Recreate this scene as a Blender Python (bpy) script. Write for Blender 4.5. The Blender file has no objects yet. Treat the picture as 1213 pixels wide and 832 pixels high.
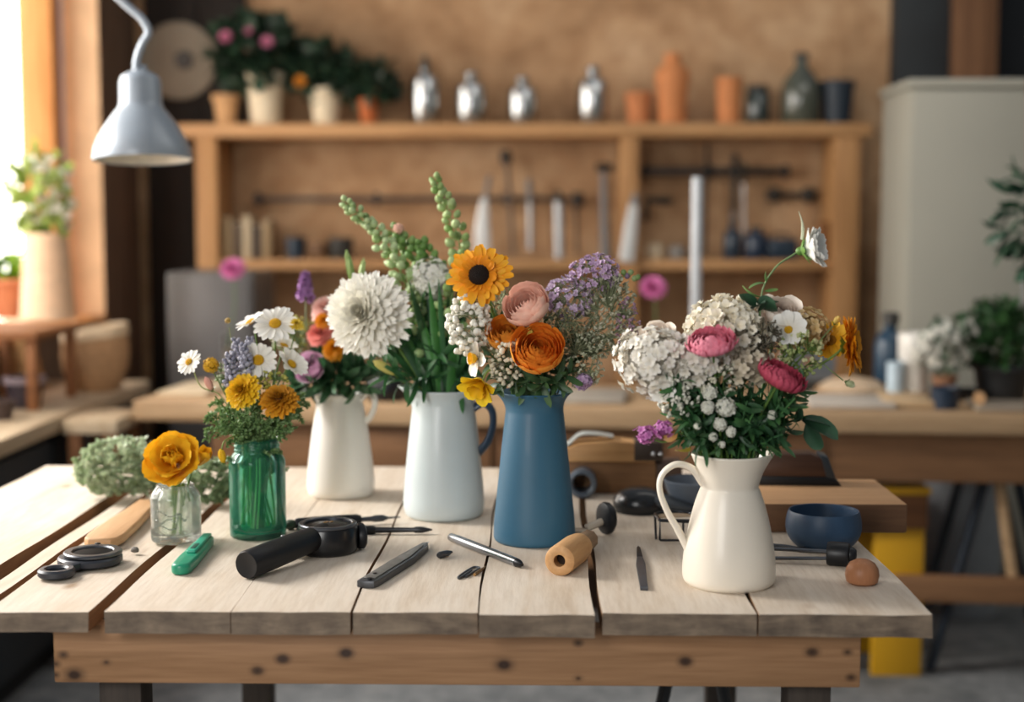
import bpy, bmesh, math, random
from mathutils import Vector, Matrix, Euler, Quaternion
random.seed(11)
PI = math.pi
COL = bpy.context.scene.collection
SC = bpy.context.scene
R = random.uniform

# ------------------------------------------------------------------ camera
LENS, SENSOR, W, H = 50.0, 36.0, 1213, 832
FPX = W * LENS / SENSOR
CAM = Vector((0, 0, 1.30))
PITCH, YAW = math.atan(151 / FPX), math.atan(34 / FPX)
CROT = Euler((PI / 2 - PITCH, 0, YAW))
cd = bpy.data.cameras.new('camera'); cam = bpy.data.objects.new('camera', cd); COL.objects.link(cam)
cam.location = CAM; cam.rotation_euler = CROT
cd.lens = LENS; cd.sensor_width = SENSOR; cd.clip_start = 0.05; cd.clip_end = 60
cd.dof.use_dof = True; cd.dof.focus_distance = 2.16; cd.dof.aperture_fstop = 1.75
SC.camera = cam
_RM = CROT.to_matrix()
def ray(px, py): return _RM @ Vector(((px - W / 2) / FPX, -(py - H / 2) / FPX, -1))
def onz(px, py, z):
    d = ray(px, py); return CAM + d * ((z - CAM.z) / d.z)
def aty(px, py, Y):
    d = ray(px, py); return CAM + d * (Y / d.y)
TZ = 0.78                                                # table top height
def tab(px, py): return onz(px, py, TZ)

# ------------------------------------------------------------------ colour / materials
def lin(h):
    if not isinstance(h, str): return h
    out = []
    for i in (0, 2, 4):
        c = int(h[i:i + 2], 16) / 255
        out.append(c / 12.92 if c <= .04045 else ((c + .055) / 1.055) ** 2.4)
    return tuple(out)
def mul(c, k): return tuple(min(1, max(0, x * k)) for x in c)
def mixc(a, b, t): return tuple(x + (y - x) * t for x, y in zip(a, b))
class NT:
    def __init__(s, name):
        s.m = bpy.data.materials.new(name); s.m.use_nodes = True
        s.t = s.m.node_tree; s.b = s.t.nodes['Principled BSDF']; s.out = s.t.nodes['Material Output']
    def n(s, typ, **kw):
        o = s.t.nodes.new(typ)
        for k, v in kw.items(): setattr(o, k, v)
        return o
    def l(s, a, b): s.t.links.new(a, b)
    def coords(s, scale=(1, 1, 1), src='Object'):
        tc = s.n('ShaderNodeTexCoord'); mp = s.n('ShaderNodeMapping'); mp.inputs['Scale'].default_value = scale
        s.l(tc.outputs[src], mp.inputs['Vector']); return mp.outputs['Vector']
    def noise(s, vec, scale, detail=4, rough=.55, dist=0):
        o = s.n('ShaderNodeTexNoise'); o.inputs['Scale'].default_value = scale; o.inputs['Detail'].default_value = detail
        o.inputs['Roughness'].default_value = rough; o.inputs['Distortion'].default_value = dist
        s.l(vec, o.inputs['Vector']); return o.outputs['Fac']
    def ramp(s, fac, stops):
        o = s.n('ShaderNodeValToRGB'); e = o.color_ramp.elements
        while len(e) < len(stops): e.new(.5)
        for i, (p, c) in enumerate(stops):
            e[i].position = p; e[i].color = (*lin(c), 1) if not isinstance(c, (int, float)) else (c, c, c, 1)
        s.l(fac, o.inputs['Fac']); return o.outputs['Color']
    def mix(s, fac, a, b, mode='MIX'):
        o = s.n('ShaderNodeMix', data_type='RGBA', blend_type=mode)
        for v, i in ((fac, 0), (a, 6), (b, 7)):
            if isinstance(v, (int, float)): o.inputs[i].default_value = v
            elif isinstance(v, tuple): o.inputs[i].default_value = (*v, 1)
            else: s.l(v, o.inputs[i])
        return o.outputs[2]
    def bump(s, h, strength=.3, dist=.002):
        o = s.n('ShaderNodeBump'); o.inputs['Strength'].default_value = strength; o.inputs['Distance'].default_value = dist
        s.l(h, o.inputs['Height']); s.l(o.outputs['Normal'], s.b.inputs['Normal'])
_cache = {}
def plain(name, col, rough=.5, metal=0., var=.08, scale=30, bump=0, coat=0, spec=.5):
    if name in _cache: return _cache[name]
    t = NT(name); c = lin(col); v = t.coords()
    f = t.noise(v, scale, 3)
    t.l(t.ramp(f, [(.3, mul(c, 1 - var)), (.7, mul(c, 1 + var))]), t.b.inputs['Base Color'])
    t.b.inputs['Roughness'].default_value = rough; t.b.inputs['Metallic'].default_value = metal
    t.b.inputs['Coat Weight'].default_value = coat; t.b.inputs['Specular IOR Level'].default_value = spec
    if bump: t.bump(t.noise(v, scale * 4, 4), bump)
    _cache[name] = t.m; return t.m
def wood(name, light, dark, axis='x', rough=.6, knots=0, fine=1., bump=.25, grey=None):
    if name in _cache: return _cache[name]
    t = NT(name); st = {'x': (1, 14, 14), 'y': (14, 1, 14), 'z': (14, 14, 1)}[axis]
    v = t.coords(st)
    a = t.noise(v, 1.6 * fine, 5, .6, .6); b = t.noise(v, 9 * fine, 3, .7)
    col = t.ramp(a, [(.3, dark), (.55, light), (.75, mixc(lin(light), lin(dark), .35))])
    col = t.mix(.35, col, t.ramp(b, [(.35, dark), (.65, light)]))
    if grey:
        g = t.noise(t.coords((1, 1, 1)), 5, 3)
        m = t.ramp(g, [(.45, 0.), (.65, .6)]); col = t.mix(m, col, lin(grey))
    if knots:
        kv = t.coords({'x': (.45, 1, 1), 'y': (1, .45, 1), 'z': (1, 1, .45)}[axis])
        vo = t.n('ShaderNodeTexVoronoi'); vo.inputs['Scale'].default_value = knots; t.l(kv, vo.inputs['Vector'])
        km = t.ramp(vo.outputs['Distance'], [(.03, 1.), (.11, 0.)])
        col = t.mix(km, col, mul(lin(dark), .25))
    t.l(col, t.b.inputs['Base Color']); t.b.inputs['Roughness'].default_value = rough
    t.b.inputs['Specular IOR Level'].default_value = .3
    if bump: t.bump(b, bump, .001)
    _cache[name] = t.m; return t.m
def vcol_mat(name, rough=.6, trans=.25, var=.10, spec=.35):
    t = NT(name); at = t.n('ShaderNodeAttribute'); at.attribute_name = 'Col'
    nz = t.ramp(t.noise(t.coords(), 60, 3), [(.3, 1 - var), (.7, 1.)])
    c = t.mix(1., at.outputs['Color'], nz, 'MULTIPLY')
    t.l(c, t.b.inputs['Base Color']); t.b.inputs['Roughness'].default_value = rough
    t.b.inputs['Specular IOR Level'].default_value = spec
    tr = t.n('ShaderNodeBsdfTranslucent'); t.l(c, tr.inputs['Color'])
    ms = t.n('ShaderNodeMixShader'); ms.inputs[0].default_value = trans
    t.l(t.b.outputs[0], ms.inputs[1]); t.l(tr.outputs[0], ms.inputs[2]); t.l(ms.outputs[0], t.out.inputs['Surface'])
    return t.m
def glass(name, col, rough=.0, ior=1.45, bump=0):
    t = NT(name); c = lin(col)
    t.l(t.ramp(t.noise(t.coords(), 12, 2), [(.3, mul(c, .97)), (.7, c)]), t.b.inputs['Base Color'])
    t.b.inputs['Transmission Weight'].default_value = 1; t.b.inputs['Roughness'].default_value = rough; t.b.inputs['IOR'].default_value = ior
    if bump: t.bump(t.noise(t.coords(), 60, 3), bump, .002)
    return t.m
PETAL = vcol_mat('petal', .6, .12, .05); LEAF = vcol_mat('leaf_tissue', .45, .18, .2, .5); STEM = vcol_mat('stem_tissue', .5, .08, .2, .4)

# ------------------------------------------------------------------ mesh builder
class MB:
    def __init__(s): s.v = []; s.f = []; s.c = []; s.mi = []
    def add(s, vs, fs, col=(1, 1, 1), M=None, mi=0, cols=None):
        o = len(s.v)
        s.v += [(M @ Vector(v)) if M is not None else Vector(v) for v in vs]
        s.c += cols if cols else [col] * len(vs)
        s.f += [tuple(i + o for i in f) for f in fs]; s.mi += [mi] * len(fs)
        return s
    def bm(s, bm, M=None, col=(1, 1, 1), mi=0):
        bm.verts.index_update()
        s.add([v.co.copy() for v in bm.verts], [[v.index for v in f.verts] for f in bm.faces], col, M, mi); bm.free(); return s
    def box(s, lo, hi, bev=.0, M=None, mi=0, seg=2):
        b = bmesh.new(); bmesh.ops.create_cube(b, size=1)
        sz = [h - l for l, h in zip(lo, hi)]
        for v in b.verts: v.co = Vector([(l + h) / 2 + c * z for l, h, c, z in zip(lo, hi, v.co, sz)])
        if bev: bmesh.ops.bevel(b, geom=list(b.edges), offset=min(bev, min(sz) * .45), segments=seg, affect='EDGES', profile=.5)
        return s.bm(b, M, mi=mi)
    def prism(s, poly, z0, z1, bev=0, M=None, seg=2, mi=0):
        b = bmesh.new(); vs = [b.verts.new((x, y, z0)) for x, y in poly]
        f = b.faces.new(vs); r = bmesh.ops.extrude_face_region(b, geom=[f])
        for g in r['geom']:
            if isinstance(g, bmesh.types.BMVert): g.co.z = z1
        bmesh.ops.recalc_face_normals(b, faces=list(b.faces))
        if bev:
            es = [e for e in b.edges if abs(e.verts[0].co.z - e.verts[1].co.z) < 1e-6]
            bmesh.ops.bevel(b, geom=es, offset=bev, segments=seg, affect='EDGES', profile=.5)
        return s.bm(b, M, mi=mi)
    def lathe(s, prof, n=48, M=None, col=(1, 1, 1), warp=None, mi=0):
        vs, fs = [], []; rings = []
        for (r, z) in prof:
            if r < 1e-6: rings.append([len(vs)]); vs.append((0, 0, z))
            else:
                rings.append(list(range(len(vs), len(vs) + n)))
                for k in range(n):
                    a = 2 * PI * k / n; p = Vector((r * math.cos(a), r * math.sin(a), z))
                    vs.append(warp(p, a) if warp else p)
        for A, B in zip(rings, rings[1:]):
            for k in range(n):
                k2 = (k + 1) % n
                if len(A) == 1 and len(B) == 1: continue
                if len(A) == 1: fs.append((A[0], B[k2], B[k]))
                elif len(B) == 1: fs.append((A[k], A[k2], B[0]))
                else: fs.append((A[k], A[k2], B[k2], B[k]))
        return s.add(vs, fs, col, M, mi)
    def tube(s, pts, r, n=8, col=(.1, .3, .05), flat=1., M=None, up=None, col2=None):
        pts = [Vector(p) for p in pts]; m = len(pts); rr = r if isinstance(r, (list, tuple)) else [r] * m
        vs, fs, cs = [], [], []
        t = (pts[1] - pts[0]).normalized()
        u = up if up is not None else (Vector((0, 0, 1)) if abs(t.z) < .9 else Vector((1, 0, 0)))
        a = (u - t * u.dot(t)).normalized()
        for i, p in enumerate(pts):
            tn = (pts[min(i + 1, m - 1)] - pts[max(i - 1, 0)])
            tn = tn.normalized() if tn.length > 1e-9 else t
            a = a - tn * a.dot(tn); a = a.normalized() if a.length > 1e-6 else tn.orthogonal().normalized()
            b = tn.cross(a); t = tn
            for k in range(n):
                g = 2 * PI * k / n; vs.append(p + a * math.cos(g) * rr[i] * flat + b * math.sin(g) * rr[i])
            cs += [mixc(col, col2, i / (m - 1)) if col2 else col] * n
        for i in range(m - 1):
            for k in range(n):
                k2 = (k + 1) % n; fs.append((i * n + k, i * n + k2, (i + 1) * n + k2, (i + 1) * n + k))
        fs.append(tuple(range(n))[::-1]); fs.append(tuple(range((m - 1) * n, m * n)))
        return s.add(vs, fs, M=M, cols=cs)
    def ball(s, c, r, n=8, m=5, col=(1, 1, 1), M=None, jit=0):
        rx, ry, rz = r if isinstance(r, (tuple, list)) else (r, r, r)
        prof = [(math.sin(PI * i / m), -math.cos(PI * i / m)) for i in range(m + 1)]
        prof[0] = (0, -1); prof[-1] = (0, 1)
        L = Matrix.Translation(c) @ Matrix.Diagonal((rx, ry, rz, 1))
        if M is not None: L = M @ L
        w = (lambda p, a: p * (1 + R(-jit, jit))) if jit else None
        return s.lathe(prof, n, L, col, w)
    def build(s, name, mat, parent=None, smooth=40, world=False):
        me = bpy.data.meshes.new(name); off = parent.location if (world and parent) else Vector((0, 0, 0))
        me.from_pydata([v - off for v in s.v], [], s.f)
        mats = mat if isinstance(mat, (list, tuple)) else [mat]
        for m in mats: me.materials.append(m)
        if len(mats) > 1: me.polygons.foreach_set('material_index', s.mi)
        at = me.color_attributes.new('Col', 'FLOAT_COLOR', 'POINT')
        buf = []
        for c in s.c: buf += [c[0], c[1], c[2], 1.]
        at.data.foreach_set('color', buf)
        me.polygons.foreach_set('use_smooth', [True] * len(me.polygons))
        if smooth and smooth < 179: me.set_sharp_from_angle(angle=math.radians(smooth))
        me.update()
        o = bpy.data.objects.new(name, me); COL.objects.link(o)
        if parent is not None: o.parent = parent
        return o
def tag(o, label=None, cat=None, group=None, kind=None):
    if label: o['label'] = label
    if cat: o['category'] = cat
    if group: o['group'] = group
    if kind: o['kind'] = kind
    return o
def thing(name, label, cat, loc=(0, 0, 0), rz=0, group=None):
    o = bpy.data.objects.new(name, None); COL.objects.link(o); o.empty_display_size = .05
    o.location = loc; o.rotation_euler = (0, 0, rz); return tag(o, label, cat, group)
def struct(mb, name, mat, smooth=40): return tag(mb.build(name, mat, None, smooth), kind='structure')
def dup(root, loc=None, rz=None, label=None, parent=None):
    c = root.copy(); COL.objects.link(c); c.parent = parent
    if loc is not None: c.location = loc
    if rz is not None: c.rotation_euler = (0, 0, rz)
    if label: c['label'] = label
    for ch in list(root.children): dup(ch, parent=c)
    return c
def spline(pts, k=6):
    pts = [Vector(p) for p in pts]; out = []
    P = [pts[0] * 2 - pts[1]] + pts + [pts[-1] * 2 - pts[-2]]
    for i in range(1, len(P) - 2):
        a, b, c, d = P[i - 1:i + 3]
        for j in range(k):
            t = j / k
            out.append(.5 * (2 * b + (c - a) * t + (2 * a - 5 * b + 4 * c - d) * t * t + (3 * b - a - 3 * c + d) * t ** 3))
    out.append(pts[-1]); return out
def face(p, d, spin=0): return Matrix.Translation(p) @ Vector(d).to_track_quat('Z', 'Y').to_matrix().to_4x4() @ Matrix.Rotation(spin, 4, 'Z')
def lay(p, q):                                            # local +x from p to q
    d = (Vector(q) - Vector(p)); return math.atan2(d.y, d.x), d.length

# ------------------------------------------------------------------ room shell
def ply_wall():
    t = NT('raw_plaster_board'); v = t.coords()
    a = t.noise(v, 2.2, 6, .65, .5); b = t.noise(v, 11, 4, .6)
    c = t.ramp(a, [(.3, '94704E'), (.5, 'BA926A'), (.7, 'DDBA93')])
    c = t.mix(.3, c, t.ramp(b, [(.35, '8A6546'), (.65, 'CFAC86')]))
    t.l(c, t.b.inputs['Base Color']); t.b.inputs['Roughness'].default_value = .85; t.bump(b, .4, .01); return t.m
WALLB = ply_wall()
BY = 6.2
WX = -1.75
struct(MB().box((WX - .2, BY, 0), (1.49, BY + .15, 3.2)), 'wall_back', WALLB)
DARKP = wood('shade_dark_wood', '2C2622', '1C1917', 'z', .75)  # dark tone standing in for shade in the back left corner
struct(MB().box((1.49, BY + .3, 0), (4.2, BY + .4, 3.2)), 'wall_back_recess', plain('navy_black_paint', '10161C', .8, var=.2, scale=4))
struct(MB().box((4.1, -1, 0), (4.25, BY + .4, 3.2)), 'wall_right', plain('grey_paint', '8A8880', .9, scale=5))
tl = MB()
tl.box((1.27 + .22, BY - .1, 0), (1.72, BY + .3, 3.2), .004)
struct(tl, 'trim_1', plain('slate_paint', '23282B', .7, var=.2, scale=5))
def floor_mat():
    t = NT('worn_concrete'); v = t.coords()
    a = t.noise(v, 1.6, 6, .6, .4); b = t.noise(v, 14, 5, .7)
    c = t.ramp(a, [(.3, '55595B'), (.55, '7D8082'), (.72, '989895')])
    c = t.mix(.3, c, t.ramp(b, [(.4, '4A4D50'), (.65, 'A5A5A3')]))
    t.l(c, t.b.inputs['Base Color']); t.b.inputs['Roughness'].default_value = .75; t.bump(b, .2, .004); return t.m
struct(MB().box((-3, -1, -.1), (4.3, BY + .5, 0)), 'floor', floor_mat())
# left wall with window opening  (opening Y 1.9..5.67, z 1.0..2.75)
WL = wood('weathered_panelling', '7B6250', '523E31', 'z', .8)
PEACH = plain('limewashed_reveal', 'E3BF98', .85, var=.12, scale=8, bump=.2)
wl = MB(); T = .14
wl.box((WX - T, -1, 0), (WX, 5.67, .93)); wl.box((WX - T, -1, 2.75), (WX, 5.67, 3.2))
wl.box((WX - T, -1, .93), (WX, 1.6, 2.75)); wl.box((WX - T, 5.67, 0), (WX, BY, 3.2))
wo = struct(wl, 'wall_left', [WL, PEACH], 30)
for f in wo.data.polygons:
    if f.normal.y < -.9 and f.center.y > 5: f.material_index = 1
FR = wood('orange_pine_frame', 'D89A5C', 'B8743A', 'z', .55)
win = bpy.data.objects.new('window_1', None); COL.objects.link(win); win.location = (WX - T, 3.6, .93); tag(win, kind='structure')
def wpart(name, lo, hi, m):
    mb = MB(); mb.box(lo, hi, .006); return mb.build(name, m, win, 30, world=True)
wpart('window_frame', (WX - .275, 5.54, .93), (WX - .142, 5.64, 2.75), FR)
wpart('window_frame', (WX - .30, 4.62, .93), (WX - .145, 4.69, 2.75), FR)
wpart('window_frame', (WX - .30, 3.4, .93), (WX - .145, 3.47, 2.75), FR)
wpart('window_frame', (WX - .30, 1.6, .93), (WX - .145, 1.7, 2.75), FR)
wpart('window_frame', (WX - .30, 1.6, 2.66), (WX - .145, 5.62, 2.75), FR)
wpart('window_sill', (WX - .32, 1.6, .90), (WX + .015, 5.66, .935), FR)
# wooden post by the dark recess
struct(MB().box((1.72, 6.05, 0), (1.90, 6.2, 3.2), .006), 'trim_2', wood('brown_post', '7E5A3E', '5C3E28', 'z', .7))
# dark boards added to deepen the shade in the back left corner
struct(MB().box((-1.70, BY - .05, 0), (-1.47, BY - .002, 3.2), .004).box((-1.47, BY - .045, 1.72), (-1.27, BY - .002, 3.2), .004), 'corner_shade', DARKP)
# ------------------------------------------------------------------ work table
def table_mat():
    t = NT('bleached_plank'); v = t.coords((9, .8, 9))
    a = t.noise(v, 2.2, 6, .6, .5); b = t.noise(v, 16, 4, .7); g = t.noise(t.coords(), 3.2, 4)
    c = t.ramp(a, [(.25, 'B29D85'), (.45, 'CABBA8'), (.7, 'D5CABB')])
    c = t.mix(.22, c, t.ramp(b, [(.3, '9C856C'), (.6, 'E0D6C8')]))
    c = t.mix(t.ramp(g, [(.5, 0.), (.75, .45)]), c, lin('C2AC8E'))
    vo = t.n('ShaderNodeTexVoronoi'); vo.inputs['Scale'].default_value = 6.5; t.l(t.coords((1, .55, 1)), vo.inputs['Vector'])
    c = t.mix(t.ramp(vo.outputs['Distance'], [(.025, .75), (.09, 0.)]), c, lin('8A6A48'))
    t.l(c, t.b.inputs['Base Color']); t.b.inputs['Roughness'].default_value = .62; t.bump(b, .3, .0015); return t.m
def end_mat():
    t = NT('weathered_end_grain'); a = t.noise(t.coords((3, 3, 14)), 4, 6, .65, .6); b = t.noise(t.coords((1, 1, 1)), 30, 4)
    c = t.ramp(a, [(.3, '54493F'), (.5, '776757'), (.72, '9A8873')]); c = t.mix(.35, c, t.ramp(b, [(.35, '4A4038'), (.7, 'A39079')]))
    t.l(c, t.b.inputs['Base Color']); t.b.inputs['Roughness'].default_value = .8; t.bump(a, .5, .003); return t.m
TOP, ENDG = table_mat(), end_mat()
SIDEG = wood('plank_side', '9A7654', '6B4E36', 'y', .75)
tb = thing('work_table', 'long workbench of bleached wooden planks carrying the vases and hand tools', 'table', (-.27, 2.4, 0))
mb = MB()
planks = [(-1.065, -.824, 1.86, 0), (-.798, -.768, 1.865, -.004), (-.752, -.612, 1.868, -.003), (-.588, -.4185, 1.862, 0), (-.4165, -.2565, 1.862, .0005), (-.2525, -.085, 1.866, 0),
          (-.0815, .0725, 1.855, .001), (.0840, .290, 1.868, 0), (.2935, .524, 1.864, .0005)]
ends = [3.01, 3.0, 3.02, 3.0, 3.01, 3.0, 3.02, 3.0, 3.0]
for (x0, x1, y0, dz), y1 in zip(planks, ends):
    b = bmesh.new(); nx, ny = 4, 16; vv = {}
    th = .030
    for k, z in ((0, TZ - th), (1, TZ + dz)):
        for i in range(nx + 1):
            for j in range(ny + 1):
                x = x0 + (x1 - x0) * i / nx; y = y0 + (y1 - y0) * j / ny
                wx = .0022 * math.sin(j * .9 + x0 * 40) if i in (0, nx) else 0
                wy = R(-.003, .003) if j in (0,) else 0
                vv[k, i, j] = b.verts.new((x + wx, y + wy, z))
    for i in range(nx):
        for j in range(ny):
            b.faces.new([vv[1, i, j], vv[1, i + 1, j], vv[1, i + 1, j + 1], vv[1, i, j + 1]])
            b.faces.new([vv[0, i, j], vv[0, i, j + 1], vv[0, i + 1, j + 1], vv[0, i + 1, j]])
    for i in range(nx):
        b.faces.new([vv[0, i, 0], vv[0, i + 1, 0], vv[1, i + 1, 0], vv[1, i, 0]]); b.faces.new([vv[0, i, ny], vv[1, i, ny], vv[1, i + 1, ny], vv[0, i + 1, ny]])
    for j in range(ny):
        b.faces.new([vv[0, 0, j], vv[1, 0, j], vv[1, 0, j + 1], vv[0, 0, j + 1]]); b.faces.new([vv[0, nx, j], vv[0, nx, j + 1], vv[1, nx, j + 1], vv[1, nx, j]])
    es = [e for e in b.edges if len(e.link_faces) == 2 and e.calc_face_angle(0) > 1]
    bmesh.ops.bevel(b, geom=es, offset=.0022, segments=2, affect='EDGES', profile=.6)
    mb.bm(b)
to = mb.build('tabletop', [TOP, ENDG, SIDEG], tb, 50, world=True)
for f in to.data.polygons:
    if f.normal.y < -.75: f.material_index = 1
    elif abs(f.normal.x) > .75: f.material_index = 2
def pine_mat(knots):
    t = NT('knotty_pine'); a = t.noise(t.coords((1, 14, 14)), 1.6, 5, .6, .8); b = t.noise(t.coords((1, 20, 20)), 8, 3)
    c = t.ramp(a, [(.3, '88633F'), (.55, 'A87F5A'), (.75, '976F4B')]); c = t.mix(.25, c, t.ramp(b, [(.35, '7B573A'), (.65, 'B28B66')]))
    v = t.coords((.72, 0, 1)); m = None
    for x, z, r in knots:
        d = t.n('ShaderNodeVectorMath', operation='DISTANCE'); t.l(v, d.inputs[0]); d.inputs[1].default_value = (x, 0, z)
        k = t.ramp(d.outputs['Value'], [(r * .40, 1.), (r * .62, .55), (r * 1.25, 0.)])
        m = k if m is None else t.mix(1., m, k, 'LIGHTEN')
    c = t.mix(m, c, lin('3A261A')); t.l(c, t.b.inputs['Base Color']); t.b.inputs['Roughness'].default_value = .6; t.bump(b, .25, .001); return t.m
def kz(px, py, r): p = aty(px, py, 1.905); return ((p.x + .27) * .72, p.z, r)
PINE = pine_mat([kz(410, 774, .010), kz(597, 788, .011), (kz(597, 788, 0)[0], kz(597, 788, 0)[1] + .004, .004), kz(335, 781, .009), kz(685, 762, .006), kz(812, 784, .009), kz(962, 773, .008), kz(75, 776, .006), kz(66, 787, .005), kz(88, 800, .012), kz(126, 785, .004), kz(66, 800, .005), kz(305, 795, .008), kz(1004, 773, .005), kz(1008, 803, .006), kz(685, 804, .004)])
m = MB(); m.box((-.672, 1.905, TZ - .03 - .083), (.438, 1.935, TZ - .0305), .003); m.build('apron', PINE, tb, 35, world=True)
m = MB(); m.box((-.657, 2.93, TZ - .107), (.432, 2.96, TZ - .0305), .003); m.build('apron', PINE, tb, 35, world=True)
LEGM = wood('dark_leg', '4A423B', '322C28', 'z', .7)
for x in (-.62, .345):
    for y in (1.936, 2.868):
        m = MB(); m.box((x, y, 0), (x + .06, y + .06, TZ - .0305), .003); m.build('leg', LEGM, tb, 35, world=True)

st = thing('folding_stand', 'black folding stand with crossed legs under the table', 'stand', (.30, 2.6, 0))
for k, (x0, x1, y) in enumerate(((.262, .14, 2.52), (.30, .42, 2.56))):
    mb = MB(); mb.tube([(x1 - .3, y - 2.6, .012), (x0 - .3, y - 2.6, .64)], .024, 10, flat=.5, col=(.02, .02, .02)); mb.build('leg', plain('stand_black_paint', '17191C', .5), st)
mb = MB(); mb.box((-.11, -.10, .6405), (.06, -.02, .662), .004); mb.build('top_plate', plain('stand_black_paint', '17191C', .5), st)

# ------------------------------------------------------------------ shared tool materials
BLACK = plain('black_rubber', '0E1014', .42, var=.15, spec=.4)
BLACKM = plain('black_metal', '26282C', .3, .6)
STEEL = plain('brushed_steel', 'B4B6B8', .3, 1., .06, 60)
DSTEEL = plain('dark_steel', '585B60', .36, .9, .1, 60)
BRASS = plain('aged_brass', 'A98355', .35, .9)
BEECH = wood('beech_handle', 'D3A877', 'B1804F', 'x', .5, bump=.15)
WALNUT = wood('walnut', '7A563A', '573A26', 'x', .5, bump=.15)
OAK = wood('pale_oak', 'CDA67C', 'A87F55', 'x', .55)
def ang(p, q): d = q - p; return math.atan2(d.y, d.x)
def cyl(mb, p, q, r, n=20, bev=.0, r2=None):              # solid round bar p -> q with softened ends
    p, q = Vector(p), Vector(q); d = q - p; L = d.length; r2 = r if r2 is None else r2
    M = face(p, d); e = min(bev, L * .4)
    pr = [(0, 0), (r - e, 0), (r - e * .3, e * .3), (r, e), (r2, L - e), (r2 - e * .3, L - e * .3), (r2 - e, L), (0, L)] if bev else [(0, 0), (r, 0), (r2, L), (0, L)]
    mb.lathe(pr, n, M); return mb

# folding loupe: two rings joined by a neck
A, B = tab(107, 667), tab(67, 683)
t = thing('folding_loupe', 'black folding loupe with one big and one small ring, flat at left', 'magnifier', A, ang(A, B))
D = (B - A).length
m = MB()
def ring(mb, c, r0, r1, h, z=0, bev=.002):
    mb.lathe([(r0, z + bev), (r0 + bev, z), (r1 - bev, z), (r1, z + bev), (r1, z + h - bev), (r1 - bev, z + h), (r0 + bev, z + h), (r0, z + h - bev), (r0, z + bev)], 48, Matrix.Translation(c))
ring(m, (0, 0, 0), .030, .0485, .0125, bev=.003); ring(m, (D, 0, 0), .015, .027, .0125, bev=.003)
m.prism([(.044, -.014), (.06, -.011), (D - .024, -.016), (D - .022, .016), (.06, .011), (.044, .014)], .0005, .0115, .002)
m.build('body', plain('dark_slate_plastic', '2C3038', .4, .1), t)
m = MB(); ring(m, (-.003, .003, 0), .030, .044, .007, .0125); m.build('lens_rim', DSTEEL, t)
m = MB(); m.lathe([(0, .014), (.0315, .014), (.0315, .0165), (.02, .0178), (0, .0182)], 40, Matrix.Translation((-.003, .003, 0))); m.build('lens', plain('dark_lens', '050608', .5, spec=.04), t)
m = MB(); m.lathe([(0, .004), (.0152, .004), (.0152, .006), (0, .007)], 32, Matrix.Translation((D, 0, 0))); m.build('lens', plain('dark_lens', '050608', .5, spec=.04), t)
m = MB(); cyl(m, (-.043, -.014, .0), (-.043, -.014, .021), .0045, 12, .001); m.build('rivet', BLACKM, t)

# green folding cutter
A, B = tab(214, 681), tab(246, 646)
t = thing('utility_cutter', 'small green plastic utility cutter lying by the clear glass jar', 'knife', A, ang(A, B)); L = (B - A).length
GRN = plain('green_plastic', '1F8A6A', .35, var=.06)
o = []
for k in range(13): a = PI / 2 + PI * k / 12; o.append((.006 + .014 * math.cos(a), .0145 * math.sin(a)))
o += [(.05, -.0158), (L * .7, -.0135)]
for k in range(13): a = -PI / 2 + PI * k / 12; o.append((L - .008 + .011 * math.cos(a), .0115 * math.sin(a)))
o += [(L * .7, .0135), (.05, .0158)]
m = MB(); m.prism(o, 0, .017, .005, seg=3); m.build('body', GRN, t)
m = MB(); m.box((L * .33, -.0085, .0165), (L * .97, .006, .0215), .003, seg=3); m.build('slider', plain('light_green_plastic', '2FA183', .35), t)
m = MB(); m.box((L * .40, -.005, .0205), (L * .58, .003, .0222), .0006); m.build('slot', plain('dark_green_plastic', '0F4A3C', .5), t)

# scope-shaped viewer
A, B = tab(293, 706), tab(388, 668)
A = Vector((-.430, 2.035, TZ)); B = Vector((-.337, 2.215, TZ))
t = thing('handheld_viewer', 'black handheld viewer with round glass-topped head and thick barrel grip', 'tool', B, ang(A, B)); L = (B - A).length
m = MB(); M = face((-L, 0, .022), (1, 0, .045))
m.lathe([(0, .003), (.012, .0015), (.0195, .0), (.0215, .004), (.0215, .05), (.0205, L * .55), (.019, L - .03), (.019, L - .01), (0, L - .01)], 32, M); m.build('grip', BLACK, t)
m = MB(); m.lathe([(0, .0), (.040, .0), (.046, .005), (.0475, .012), (.0475, .040), (.046, .043), (.0445, .0435), (0, .0435)], 48); m.build('head', plain('black_lacquer', '0C0E12', .28), t)
m = MB(); ring(m, (0, 0, 0), .038, .046, .006, .0425, .0015); m.build('rim', DSTEEL, t)
m = MB(); m.lathe([(0, .047), (.025, .0462), (.0385, .044)], 40); m.build('glass', plain('blue_black_glass', '080B11', .3, spec=.15), t)
m = MB(); m.ball((.004, .006, .0472), (.007, .0035, .0012), 12, 6); m.ball((.012, .001, .0470), (.0035, .0025, .0011), 10, 6); m.build('dial_mark', BRASS, t)
m = MB(); M2 = face((.036, -.030, .022), (.75, -.65, 0)); m.lathe([(0, 0), (.018, 0), (.0205, .003), (.0205, .011), (.017, .014), (.013, .0125), (0, .012)], 32, M2); m.build('side_knob', BLACK, t)
m = MB(); m.box((-.066, .008, .012), (-.036, .034, .034), .004); m.build('lug', BLACK, t)
m = MB(); cyl(m, (-.058, .036, .028), (-.058, .046, .032), .004, 12, .001); m.build('pin', STEEL, t)

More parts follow.
